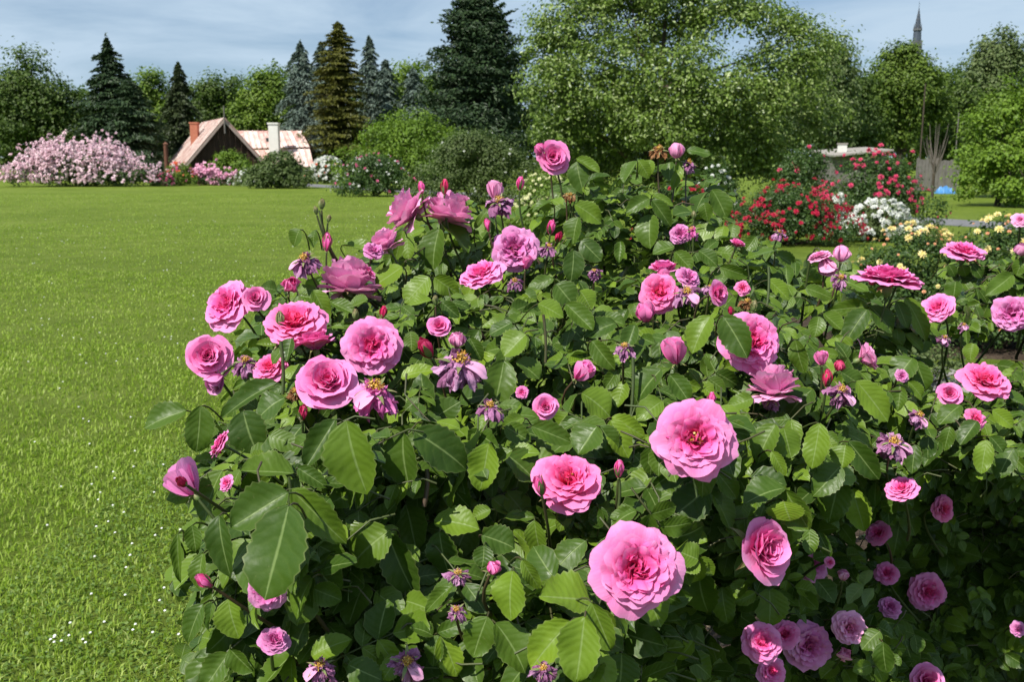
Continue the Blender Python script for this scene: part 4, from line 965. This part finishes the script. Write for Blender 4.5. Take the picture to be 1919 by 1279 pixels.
def rose(kind, Rr, r):
    """list of (V, U, T, layer): petals of one rose of radius Rr, opening along +Z"""
    out = []; J = lambda s: r.normal(0, s)
    def ring(n, Lp, Wp, a, b, kc, layer, t0, t1, a0=None, jit=1.0, **kw):
        a0 = r.uniform(0, 6.28) if a0 is None else a0
        for k in range(n):
            V, U, T = petal(Lp * (1 + J(.06)) * Rr, Wp * (1 + J(.08)) * Rr, dg(a + J(4) * jit), dg(b + J(6) * jit), kc * (1 + J(.15)) / Rr, r=r, nu=8 if Rr > .034 else 6, nv=7 if Rr > .034 else 5, tone0=t0, tone1=t1, **kw)
            out.append((rotz(V, a0 + (k + J(.12)) * 6.283 / n), U, T, layer))
    if kind in ('full', 'flat', 'old'):
        o = r.uniform(.88, 1.08) if kind != 'flat' else 1.12
        cr = 1.0 if kind != 'old' else 2.2
        ring(7, 1.06, .98, 60 * o, 102, .5, 0, .00, .24, lip=dg(28), ruf=.05 * cr, roll=.07)
        ring(8, 1.00, .84, 50 * o, 88, .65, 0, .00, .32, lip=dg(26), ruf=.05 * cr, roll=.06)
        ring(9, .92, .66, 42 * o, 74, .95, 1, .05, .46, lip=dg(32), ruf=.06 * cr, roll=.06)
        ring(9, .84, .56, 34 * o, 60, 1.2, 1, .14, .62, lip=dg(34), ruf=.08 * cr, roll=.06)
        ring(9, .76, .48, 26 * o, 46, 1.6, 2, .26, .80, lip=dg(38), ruf=.10 * cr, roll=.05)
        q0 = r.uniform(0, 6.283); nq = 5 if r.uniform() < .6 else 4
        for q in range(nq):
            for k in range(9):
                V, U, T = petal(Rr * r.uniform(.42, .60), Rr * r.uniform(.28, .46), dg(2 + J(9)), dg(18 + J(16)), (2.1 + J(.8)) / Rr, lip=dg(40 + J(26)), ruf=.16, notch=.1, r=r, tone0=.48 + J(.14) - .035 * k, tone1=1.15, nu=5, nv=5)
                V = rotz(V, 1.25 * (k - 4) * .34 + J(.3)); V = V + np.array((Rr * (.04 + .060 * k), J(.06) * Rr, (.08 - .014 * k) * Rr))
                out.append((rotz(V, q0 + q * 6.283 / nq + J(.16)), U, T, 3))
    elif kind == 'back':
        ring(6, 1.12, 1.10, 84, 100, .70, 0, .00, .22, lip=dg(20), ruf=.06, roll=.08, claw=.5, jit=2.2)
        ring(7, 1.16, 1.00, 64, 66, .85, 0, .00, .28, lip=dg(30), ruf=.06, roll=.08, claw=.48, jit=1.6)
        ring(7, 1.22, .95, 48, 40, 1.0, 1, .04, .34, lip=dg(30), ruf=.06, claw=.46)
        ring(7, 1.24, .85, 34, 22, 1.2, 1, .10, .42, lip=dg(26), ruf=.06, claw=.46)
        ring(8, 1.22, .66, 20, 10, 1.5, 2, .2, .6, lip=dg(24), ruf=.07, claw=.45); ring(7, 1.14, .5, 10, 2, 2.0, 2, .3, .8, lip=dg(20), ruf=.08)
    elif kind == 'cup':
        ring(5, 1.06, 1.22, 40, 88, .55, 0, .00, .30, lip=dg(26), ruf=.035, roll=.08)
        ring(5, 1.0, 1.15, 28, 62, .75, 0, .04, .36, lip=dg(28), ruf=.03, roll=.05)
        ring(6, .94, 1.02, 20, 36, 1.1, 1, .10, .48, lip=dg(22), ruf=.03)
        ring(6, .86, .86, 15, 20, 1.5, 1, .20, .60, lip=dg(16), ruf=.04)
        for k in range(13):
            f = 1 - k / 15; V, U, T = petal(Rr * (.62 + .20 * f), Rr * (.34 + .40 * f), dg(4 + 11 * f), dg(2 + 6 * f), 1 / (Rr * (.10 + .26 * f)), r=r, lip=dg(14 * f), ruf=.04, tone0=.30 + .4 * (1 - f), tone1=1.0, r0=Rr * .01)
            out.append((rotz(V, k * 2.4 + J(.1)), U, T, 2))
    elif kind == 'globe':
        ring(5, 1.45, 1.7, 62, -38, .9, 0, .00, .42, ruf=.02, lip=dg(20)); ring(5, 1.42, 1.45, 50, -36, 1.1, 1, .14, .5, ruf=.02, lip=dg(10))
        ring(6, 1.32, 1.1, 36, -28, 1.6, 2, .40, .8, ruf=.04); ring(5, 1.2, .7, 18, -12, 2.6, 2, .6, 1., ruf=.05)
    elif kind == 'tulip':
        ring(4, 1.85, 1.75, 40, 2, .75, 0, .00, .34, lip=dg(34), ruf=.03, roll=.05); ring(4, 1.9, 1.5, 34, -8, 1.0, 1, .05, .4, lip=dg(12), ruf=.02)
        ring(5, 1.75, 1.15, 26, -14, 1.5, 2, .22, .6, ruf=.03); ring(4, 1.6, .7, 14, -8, 2.6, 2, .45, .9, ruf=.04)
    elif kind == 'bud':
        for k in range(6): 
            f = 1 - k / 8; V, U, T = petal(Rr * (2.35 + .05 * k), Rr * 1.9 * (.6 + .4 * f), dg(44 * f + 8), dg(-34 * f - 3), 1 / (Rr * (.42 + .5 * f)), r=r, ruf=.012, tone0=.15 + .1 * k, tone1=.7, pw=.9)
            out.append((rotz(V, k * 2.2), U, T, 1))
    return out

def stamens(mb, Rr, n, r, spread=55, m=1, ln=.32):
    for k in range(n):
        a, t = r.uniform(0, 6.28), dg(spread) * r.uniform() ** .6; D_ = np.array((math.cos(a) * math.sin(t), math.sin(a) * math.sin(t), math.cos(t))); l = Rr * ln * r.uniform(.6, 1.2)
        side = nrm(np.cross(D_, r.normal(size=3))) * Rr * .012; tip = D_ * l + r.normal(0, .04, 3) * Rr; z = np.array((0, 0, Rr * .12))
        b = D_ * Rr * .03 + z; e = tip + z
        mb.add([b - side, b + side, e + side, e - side], np.array([(0, 1, 2, 3)]), m=m)
        q = Rr * .035; s1, s2 = nrm(np.cross(side, D_)) * q, nrm(side) * q
        mb.add([e - s1, e - s2, e + s1, e + s2], np.array([(0, 1, 2, 3)]), m=m)

def calyx(parent, Rr, r, hug=False, n=5, scale=1.0):
    mb = MB(); rr = np.array((.05, .13, .16, .14, .12)) * Rr * scale; z = np.array((-.36, -.28, -.16, -.05, .02)) * Rr * scale
    mb.tube(np.stack([0 * z, 0 * z, z], 1), rr, 8)
    for k in range(n):
        Lp = Rr * (.85 if not hug else 1.9) * r.uniform(.85, 1.15) * (scale if not hug else 1); 
        V, U, T = petal(Lp, Lp * (.30 if not hug else .42), dg(70 if not hug else 40), dg((105 if not hug else -20) + r.normal(0, 14)), (1.2 if not hug else .9) / Rr, r=r, ruf=.03, notch=-.35, nu=2, nv=6, r0=Rr * .06, lip=dg(20))
        w = (1 - .9 * np.clip(U[..., 1], 0, 1) ** 1.5); V[..., 1] *= w
        mb.grid(rotz(V - np.array((0, 0, .03 * Rr)), k * 6.283 / n + r.normal(0, .1)), U, T)
    return mb.build('calyx', M['sepal'], parent)

M['green'] = M['sepal']
npet = [0, 0]; flower_px = []
def frame_at(b, px, py, d, face, roll):
    n = nrm(face[0] * RT + face[1] * UP - face[2] * FW); p = unproj(px, py, d)
    q = Vector(n).to_track_quat('Z', 'Y') @ Matrix.Rotation(roll, 4, 'Z').to_quaternion()
    return n, p, Matrix.Translation(Vector(p - BLOC[b])) @ q.to_matrix().to_4x4()
def stem(b, base, n, r, rad=.0019, ln=.16):
    c = BLOC[b] + np.array((0, 0, .55)); inw = nrm(c - base) * .95 + FW * .3 + np.array((0, 0, -.5)); e = base + nrm(inw + r.normal(0, .2, 3)) * ln * 1.3
    mb = MB(); P = bezier(base, base - n * ln * .45, e, 8); mb.tube(P - BLOC[b], np.linspace(rad * .85, rad * 1.5, 8), 6); o = mb.build('flower_stem', M['stem'], BUSH[b]); return e
def bloom(b, px, py, dia, kind, face, mat='pink', seed=0, lift=.025, st=0, squash=1.0, dd=None):
    r = np.random.default_rng(1000 + seed); d = (D(px, py) if dd is None else dd) - lift; Rr = dia / FPX * d * .5
    n, p, MX = frame_at(b, px, py, d, face, r.uniform(0, 6.28))
    ctr = {'full': .30, 'back': .62, 'flat': .2, 'old': .3, 'cup': .48, 'globe': .62, 'tulip': .85, 'bud': 1.0}[kind]
    pet = rose(kind, Rr, r); big = dia >= 74 and kind in ('full', 'cup', 'flat', 'old', 'back') and npet[b] < 262
    nm = {'bud': 'rose_bud', 'globe': 'half_open_bud', 'tulip': 'half_open_bud'}.get(kind, 'rose_bloom')
    MX = MX @ Matrix.Translation((0, 0, -ctr * Rr))
    mb = MB()
    for V, U, T, lay in pet:
        if not (big and lay == 0): mb.grid(V * (1, 1, squash), U, T)
    if st: stamens(mb, Rr, st, r)
    o = mb.build(nm, [M[mat], M['stamen']], BUSH[b]); o.matrix_basis = MX
    if big:
        for V, U, T, lay in pet:
            if lay == 0: m1 = MB(); m1.grid(V * (1, 1, squash), U, T); m1.build('petal', M[mat], o); npet[b] += 1
    calyx(o, Rr if kind not in ('bud',) else Rr * 1.15, r, hug=kind in ('bud',), scale=1.0 if kind != 'bud' else .9)
    base = p - n * (ctr + .3) * Rr
    stem(b, base, n, r)
    if kind == 'bud' or kind == 'tulip': flower_px.append((px, py, dia * .9, d))
    else: flower_px.append((px, py, dia * .47, d))
    return o
def spent(b, px, py, dia, face=(0, .2, 1), mat='purple', seed=0, pale=1, lab=None):
    r = np.random.default_rng(3000 + seed); d = D(px, py) - .03; Rr = dia / FPX * d * .56
    face = (face[0] * .8, .85, .55) if face[1] < .6 else face; py -= dia * .22
    n, p, MX = frame_at(b, px, py, d, face, r.uniform(0, 6.28)); mb = MB()
    for k in range(28):
        Lp = Rr * r.uniform(.6, 1.25); V, U, T = petal(Lp, Lp * r.uniform(.28, .62), dg(74 + r.normal(0, 14)), dg(172 + r.normal(0, 22)), (1.8 + r.normal(0, 1.4)) / Rr, r=r, ruf=.26, notch=.12, tone0=r.uniform(-.2, .7), tone1=r.uniform(.2, 1.1), lip=dg(r.normal(0, 90)), nu=7, nv=6, pw=.7)
        V = V + r.normal(0, .034, V.shape) * Rr
        V[..., 2] -= Rr * .06 * (k % 5)
        mb.grid(rotz(V, k * 2.4 + r.normal(0, .3)), U, T)
    for k in range(16):
        Lp = Rr * r.uniform(.3, .6); V, U, T = petal(Lp, Lp * r.uniform(.5, .9), dg(60 + r.normal(0, 20)), dg(120 + r.normal(0, 45)), (3 + r.normal(0, 2)) / Rr, r=r, ruf=.3, tone0=r.uniform(0, .8), tone1=r.uniform(.4, 1.1), lip=dg(r.normal(0, 90)), nu=5, nv=5)
        mb.grid(rotz(V + r.normal(0, .03, V.shape) * Rr, r.uniform(0, 6.28)), U, T)
    stamens(mb, Rr, 110, r, 85, 1, .30)
    o = mb.build('spent_bloom', [M[mat], M['stamen']], BUSH[b]); o.matrix_basis = MX; o['label'] = lab or 'withered purple bloom with bare yellow stamens'
    gd = np.array((0, 0, -1.0)); inv = np.array(MX.to_3x3().inverted())
    for k in range(pale):
        dl = inv @ nrm(gd + RT * r.normal(0, .8) + .3 * FW * -1); a = math.atan2(dl[1], dl[0])
        V, U, T = petal(Rr * 1.15, Rr * .62, dg(70), dg(135), .8 / Rr, r=r, ruf=.06, tone0=0, tone1=.2); m1 = MB(); m1.grid(rotz(V, a), U, T); m1.build('petal', M['pale'], o)
    calyx(o, Rr, r); stem(b, p - n * Rr * .35, n, r, .0016, .10); flower_px.append((px, py + dia * .22, dia * .5, d))

F0 = (0, .2, 1)
BL = [(1195, 1065, 172, 'full', (.08, .22, 1), 'pink', 0), (1302, 822, 158, 'full', (.02, .12, 1), 'pink', 46), (1437, 1030, 138, 'cup', (.55, .22, .85), 'pink', 0), (1065, 900, 138, 'full', (.05, .72, .72), 'coral', 26),
      (697, 650, 116, 'full', (.1, .12, 1), 'pink', 0), (614, 712, 128, 'cup', (.12, .52, .85), 'pink', 0), (390, 668, 96, 'cup', (.2, .3, .95), 'pink', 0), (425, 570, 104, 'full', (-.38, .42, .8), 'pink', 0),
      (478, 560, 60, 'cup', (.25, .3, .9), 'pink', 0), (553, 604, 128, 'full', (-.05, .75, .66), 'coral', 0), (545, 535, 46, 'globe', (.35, .45, .8), 'pink', 0), (655, 515, 112, 'back', (.0, .95, -.05), 'pale', 0),
      (757, 390, 84, 'back', (-.80, .50, .10), 'pale', 0), (843, 388, 94, 'back', (.25, .93, -.02), 'pale', 0), (718, 450, 64, 'back', (-.5, .8, .12), 'pale', 0), (902, 512, 88, 'full', (-.3, .78, .5), 'pink', 0),
      (965, 466, 90, 'old', (.1, .25, 1), 'lilac', 14), (986, 492, 30, 'tulip', (.1, .9, .2), 'pink', 0), (928, 358, 38, 'tulip', (.05, .95, .1), 'pale', 0), (1037, 295, 68, 'cup', (.08, .05, 1), 'pink', 0),
      (1012, 279, 30, 'globe', (-.6, .5, .2), 'pink', 0), (823, 611, 52, 'cup', (-.1, .5, .85), 'pink', 0), (857, 638, 44, 'globe', (.1, .85, .45), 'pale', 0), (1022, 762, 56, 'cup', (.0, .35, .95), 'pink', 0),
      (1236, 548, 82, 'full', (0, .2, 1), 'coral', 20), (1243, 500, 62, 'cup', (0, .8, .2), 'pink', 0), (1290, 520, 52, 'old', (.3, .5, .6), 'lilac', 0), (1243, 514, 34, 'globe', (-.15, .9, .5), 'pink', 0),
      (1210, 587, 56, 'globe', (-.15, .95, .3), 'pink', 0), (1265, 660, 54, 'tulip', (-.12, .95, .25), 'pink', 0), (1347, 550, 52, 'cup', (.55, .1, .75), 'pink', 0), (1410, 640, 120, 'full', (.15, .2, .97), 'pink', 0),
      (1450, 713, 98, 'back', (.05, .95, -.05), 'pale', 0), (1667, 518, 122, 'full', (.08, .96, .2), 'pink', 0), (1536, 480, 46, 'full', (-.3, .8, .2), 'pale', 0), (1578, 477, 44, 'globe', (.15, .95, .1), 'pale', 0), (1548, 497, 40, 'tulip', (.2, -.8, .3), 'pale', 0),
      (1539, 672, 30, 'tulip', (-.1, .98, .15), 'pink', 0), (1573, 687, 30, 'globe', (.3, .8, .5), 'red', 0), (1627, 668, 70, 'cup', (.75, .35, .2), 'pale', 0), (1383, 455, 34, 'cup', (.3, .8, .3), 'pink', 0),
      (590, 636, 84, 'cup', (-.1, .95, .1), 'pink', 0), (345, 903, 78, 'tulip', (-.55, .6, -.15), 'lilac', 0), (412, 832, 58, 'full', (-.5, .3, .2), 'pink', 0), (515, 1200, 62, 'full', (.2, .5, .4), 'lilac', 0), (500, 1110, 80, 'full', (.0, -.1, .9), 'lilac', 0),
      (505, 688, 68, 'full', (-.2, .6, .7), 'coral', 0), (1092, 698, 46, 'tulip', (.5, .5, .3), 'pink', 0), (925, 1066, 40, 'globe', (.3, .6, .3), 'pink', 0), (1275, 438, 40, 'old', (0, .2, 1), 'lilac', 0), (1392, 540, 30, 'old', F0, 'coral', 0), (1268, 284, 40, 'globe', (.0, .95, .2), 'pale', 0),
      (1428, 1205, 80, 'full', (.0, .4, .9), 'pink', 0), (1515, 1212, 92, 'old', (.1, .2, 1), 'lilac', 18), (1592, 1178, 68, 'old', (.05, .2, 1), 'pale', 14), (1582, 1229, 36, 'globe', (.0, .5, .7), 'pale', 0), (1470, 1190, 60, 'full', (-.2, .5, .7), 'pink', 0),
      (1525, 1060, 64, 'old', (.2, .3, .8), 'lilac', 0), (1580, 1080, 30, 'globe', (.0, .9, .3), 'pale', 0), (978, 736, 26, 'old', F0, 'pink', 0), (700, 470, 44, 'old', (.3, .5, .5), 'lilac', 0), (424, 906, 34, 'old', (-.4, .3, .6), 'pink', 0), (1445, 1260, 60, 'full', (.1, .3, .9), 'pink', 0),
      (690, 512, 44, 'full', (.5, .4, .2), 'pink', 0), (1170, 900, 0, '', F0, '', 0), (405, 716, 40, 'tulip', (-.3, -.5, .4), 'lilac', 0), (1555, 1055, 22, 'full', F0, 'pink', 0)]
BL2 = [(1808, 472, 80, 'full', (.1, .85, .42), 'pink', 0), (1757, 576, 64, 'full', (-.62, .42, .55), 'pink', 0), (1896, 588, 76, 'old', (-.35, .15, .8), 'lilac', 0), (1846, 712, 98, 'full', (0, .72, .68), 'coral', 0), (1780, 738, 50, 'cup', (-.3, .3, .8), 'pink', 0),
       (1828, 785, 48, 'full', (.3, .5, .7), 'coral', 0), (1740, 1110, 74, 'full', (-.05, .1, 1), 'pink', 0), (1738, 1278, 72, 'cup', (0, .4, .9), 'pink', 0), (1645, 1000, 50, 'full', (-.5, .4, .5), 'pink', 0), (1690, 915, 62, 'full', (-.3, .6, .4), 'pink', 0),
       (1768, 955, 52, 'full', (.3, .1, .8), 'coral', 0), (1662, 1075, 46, 'full', (-.3, .5, .7), 'pink', 0), (1668, 1138, 44, 'old', (0, .5, .7), 'lilac', 0), (1912, 412, 34, 'full', (-.3, .5, .6), 'pale', 0), (1914, 470, 32, 'globe', (-.3, .7, .3), 'pale', 0), (1690, 705, 26, 'old', F0, 'lilac', 0), (1908, 1180, 30, 'old', F0, 'lilac', 0)]
for k, (px, py, dia, kind, face, mat, st) in enumerate(BL):
    if dia: bloom(0, px, py, dia, kind, face, mat, k, st=st, lift={590: -.03, 505: -.03, 345: .02}.get(px, .03), dd={1525: 1.62, 1580: 1.6}.get(px))
for k, (px, py, dia, kind, face, mat, st) in enumerate(BL2): bloom(1, px, py, dia, kind, face, mat, 200 + k, st=st)
SP = [(572, 500, 58, (-.3, .4, .8)), (460, 690, 52, (.1, .5, .8)), (703, 752, 92, (.2, .5, .8)), (862, 702, 96, (.2, .3, .9)), (918, 775, 54, (.2, .3, .8)), (965, 536, 34, F0), (1028, 472, 36, (.2, .4, .8)), (935, 390, 52, (-.2, .4, .8)), (1113, 517, 30, F0), (1170, 660, 42, (.0, .7, .6)),
      (1288, 562, 56, (-.2, .3, .9)), (1296, 440, 34, F0), (1460, 443, 28, (.2, .5, .7)), (1576, 530, 38, (0, .6, .7)), (1577, 748, 58, (.2, .7, .5)), (1445, 758, 36, (-.1, .7, .6)), (858, 1086, 44, (.1, .2, 1)), (855, 1155, 42, F0), (763, 1258, 68, (.2, .6, .7)), (600, 1264, 62, (0, .5, .8)), (1018, 1266, 50, (.1, .7, .6)), (1291, 314, 34, (.2, .5, .7)), (1330, 545, 26, F0)]
for k, (px, py, dia, f) in enumerate(SP): spent(0, px, py, dia, f, 'purple' if px not in (703, 1296) else 'lilac', k, pale=1 if dia > 55 else 0)
for k, (px, py, dia) in enumerate(((1235, 290, 40), (1400, 573, 30), (553, 742, 34), (1069, 371, 24), (1062, 368, 14))): spent(0, px, py, dia, (0, .7, .6), 'brown', 60 + k, 0, 'dried brown flower head')
for k, (px, py, dia, f) in enumerate([(1675, 845, 64, (.1, .4, .9)), (1722, 790, 42, (.3, .5, .7)), (1770, 640, 26, F0), (1806, 615, 22, F0)]): spent(1, px, py, dia, f, 'purple', 80 + k, 1)
U9 = (0, .97, .15)
BD = [(603, 384, 17, (.05, .97, .1), 'green'), (592, 396, 13, (-.2, .95, .1), 'green'), (616, 411, 12, (.25, .95, .1), 'green'), (613, 457, 28, (.1, .95, .2), 'pink'), (525, 600, 24, U9, 'green'), (666, 592, 18, U9, 'green'), (718, 587, 20, (.2, .9, .2), 'red'), (816, 565, 16, U9, 'green'), (790, 354, 19, (-.1, .97, .1), 'pink'),
      (833, 353, 23, (.05, .97, .1), 'red'), (975, 346, 21, (.1, .97, .2), 'pink'), (914, 424, 20, (-.2, .95, .2), 'pink'), (1033, 428, 23, (.15, .9, .4), 'pink'), (1046, 446, 20, (.3, .6, .6), 'red'), (1160, 882, 28, (.05, .98, .2), 'pink'), (1012, 914, 34, (-.2, .92, .3), 'pink'), (568, 776, 26, (.15, .9, .4), 'red'), (1333, 750, 22, (.1, .9, .3), 'pink'),
      (342, 905, 26, (-.3, .5, .8), 'red'), (1300, 405, 13, U9, 'green'), (1412, 576, 18, (.2, .9, .2), 'green'), (1370, 585, 16, (-.2, .8, .4), 'red'), (1550, 712, 27, (.05, .97, .2), 'red'), (800, 656, 38, (-.35, .75, .5), 'red'), (385, 1092, 32, (-.55, .55, .4), 'pink'), (1690, 515, 14, (.3, .9, .3), 'red')]
for k, (px, py, dia, f, mat) in enumerate(BD): bloom(0, px, py, dia, 'bud', f, mat, 400 + k, lift={342: .07, 1012: .08, 833: .06, 790: .05, 525: .08, 1160: .05}.get(px, .03))

# ---- the mass of leaves: compound sprigs filling the bushes
FM = [MB(), MB()]; CM = [MB(), MB()]
def sprig(b, p, out, size, r, cheap=False, obj=False, ok=None):
    n = nrm(out * .55 + np.array((0, 0, .75)) - RT * .12 + r.normal(0, .42, 3))
    d = nrm(out * .5 + np.array((0, 0, -.25)) + r.normal(0, .7, 3)); d = nrm(d - (d @ n) * n); s = np.cross(d, n)
    k = 5 if r.uniform() < .7 else 7; ln = size * 1.35
    spots = [(ln, 0, 1.0)] + [(ln * (.72 - .30 * j), sd * 1, .95 - .14 * j) for j in range((k - 1) // 2) for sd in (-1, 1)]
    got = 0
    for (t, sd, sc) in spots:
        q = p + d * (t - ln) - n * .10 * t * t / ln
        L = nrm(d * (1.0 if sd == 0 else .45) + s * sd * .9 + np.array((0, 0, -.18)) + r.normal(0, .14, 3)); l = size * sc * r.uniform(.85, 1.12)
        if ok is not None and not ok(q + L * l * .5, l): continue
        got += 1; N = nrm(n + r.normal(0, .20, 3)); w = l * r.uniform(.50, .78)
        if obj and npart[b] < 292: leaf_object(b, q, L, N, l, w); continue
        V, U = (CHEAPV if cheap else FILLV)[r.integers(8 if cheap else 12)]
        X, Y, Z = basis(L, N, l, w); Wd = V[..., :1] * X + V[..., 1:2] * Y + V[..., 2:3] * Z + q - BLOC[b]
        (CM if cheap else FM)[b].grid(Wd, U)
    if not cheap and got > 3:
        TW[b].tube([p - n * .1 * ln, p - d * ln * .5 - n * .03 * ln, p - d * ln, p - d * ln * 1.3 - n * .25 * ln], [.0008, .001, .0012, .0014], 4)
FA = np.array(flower_px); HA = np.array(hero_px)
def clear(P, l):
    x, y, d = proj(P); pr = l * .30 / d * FPX
    dd = np.hypot(FA[:, 0] - x, FA[:, 1] - y); 
    if ((dd < FA[:, 2] + pr) & (d < FA[:, 3] + .045)).any(): return False
    hh = np.hypot(HA[:, 0] - x, HA[:, 1] - y)
    return not ((hh < HA[:, 2] * .9 + pr * .5) & (d < HA[:, 3] + .012)).any()
r = np.random.default_rng(77)
for b, poly, nf, nd in ((0, POLY1, 800, 1900), (1, POLY2, 340, 1050)):
    xs = [p[0] for p in poly]; ys = [p[1] for p in poly]; cx = BLOC[b]
    cnt = 0; deep = 0
    while cnt < nf:
        px, py = r.uniform(min(xs), min(max(xs), 1990)), r.uniform(min(ys), max(ys))
        if not inside(px, py, poly): continue
        if any(inside(px, py, g) for g in GAPS) and r.uniform() < .50: continue
        if b == 1 and py > 960 and r.uniform() < .70: continue
        d = D(px, py) + (.03 + .16 * r.uniform() ** 1.3); p = unproj(px, py, d); size = r.uniform(.028, .052) * (1.12 if d < 1.3 else .95)
        if b == 1: size *= .85
        sprig(b, p, nrm(nrm(p - cx - (0, 0, .6)) * .6 - FW * .6), size, r, obj=(cnt % 9 == 0), ok=clear); cnt += 1
    while deep < nd:
        px, py = r.uniform(min(xs), min(max(xs), 2050)), r.uniform(min(ys), max(ys))
        if not inside(px, py, poly): continue
        if any(inside(px, py, g) for g in GAPS) and r.uniform() < .55: continue
        d = D(px, py) + .15 + 1.05 * r.uniform() ** 2.0; p = unproj(px, py, d)
        if p[2] < .12: continue
        if b == 0 and px < 640 and py > 800 and d > D(px, py) + .25 + (px - 350) / 500: continue
        sprig(b, p, nrm(p - cx - (0, 0, .5)), r.uniform(.034, .055), r, cheap=True, ok=clear if d < D(px, py) + .3 else None); deep += 1
    if b == 1:                                    # an upper tier that keeps the inside of this bush in shade
        for k in range(420):
            px, py = r.uniform(1600, 2050), r.uniform(730, 960); p = unproj(px, py, D(px, py) + r.uniform(.10, .75))
            sprig(1, p, nrm(p - cx - (0, 0, .5)), r.uniform(.034, .050), r, cheap=True, ok=clear)
    FM[b].build('foliage', M['leaf'], BUSH[b], 'stuff'); CM[b].build('inner_foliage', M['leaf'], BUSH[b], 'stuff')
    # canes from the ground arching into the crown
    for k in range(16 if b == 0 else 13):
        for _ in range(200):
            px, py = r.uniform(min(xs) + 60, min(max(xs), 1960)), r.uniform(min(ys), 1050)
            if inside(px, py, poly): break
        tip = unproj(px, py, D(px, py) + r.uniform(.08, .35)); a = r.uniform(0, 6.28); base = cx + np.array((math.cos(a) * .16, math.sin(a) * .16, -.03))
        mid = base * .55 + tip * .45 + np.array((0, 0, .35 * (tip[2]))); mid[2] = min(mid[2], 1.35)
        P = bezier(base, mid, tip, 14) + np.concatenate([np.zeros((1, 3)), r.normal(0, .008, (12, 3)), np.zeros((1, 3))]); mb = MB(); rad = np.linspace(.0075, .0022, 14); mb.tube(P - BLOC[b], rad, 7)
        for j in range(26):
            i = r.integers(1, 13); q = P[i] + (P[min(i + 1, 13)] - P[i]) * r.uniform(); o = nrm(r.normal(size=3)); t = nrm(np.cross(o, r.normal(size=3))); e = q + o * (rad[i] + .006) + np.array((0, 0, -.002)); c = q + o * rad[i] * .8
            mb.add(np.array([c - t * .002, c + t * .002, c + np.cross(o, t) * .003, e]) - BLOC[b], np.array([(0, 1, 3), (1, 2, 3), (2, 0, 3)]))
        mb.build('cane', M['cane'], BUSH[b])
# a few upright shoots seen against the leaves
for (x0, y0, x1, y1, rad) in ((1437, 575, 1440, 500, .0022), (1181, 790, 1186, 670, .0024), (1018, 590, 1022, 680, .0022), (598, 395, 606, 470, .0018), (526, 640, 530, 740, .0026), (794, 950, 800, 880, .003), (1160, 900, 1156, 965, .002), (541, 895, 540, 955, .0018)):
    d = D((x0 + x1) / 2, (y0 + y1) / 2); mb = MB(); a, c = unproj(x0, y0, d - .01), unproj(x1, y1, d - .005); mb.tube(bezier(a, (a + c) / 2 + RT * .004, c, 7) - BLOC[0], rad, 6); mb.build('shoot', M['stem'], BUSH[0])
for b in (0, 1):
    o = TW[b]
    for k in range(len(o.V)): o.V[k] = o.V[k] - BLOC[b]
    o.build('leaf_stalks', M['stem'], BUSH[b], 'stuff')
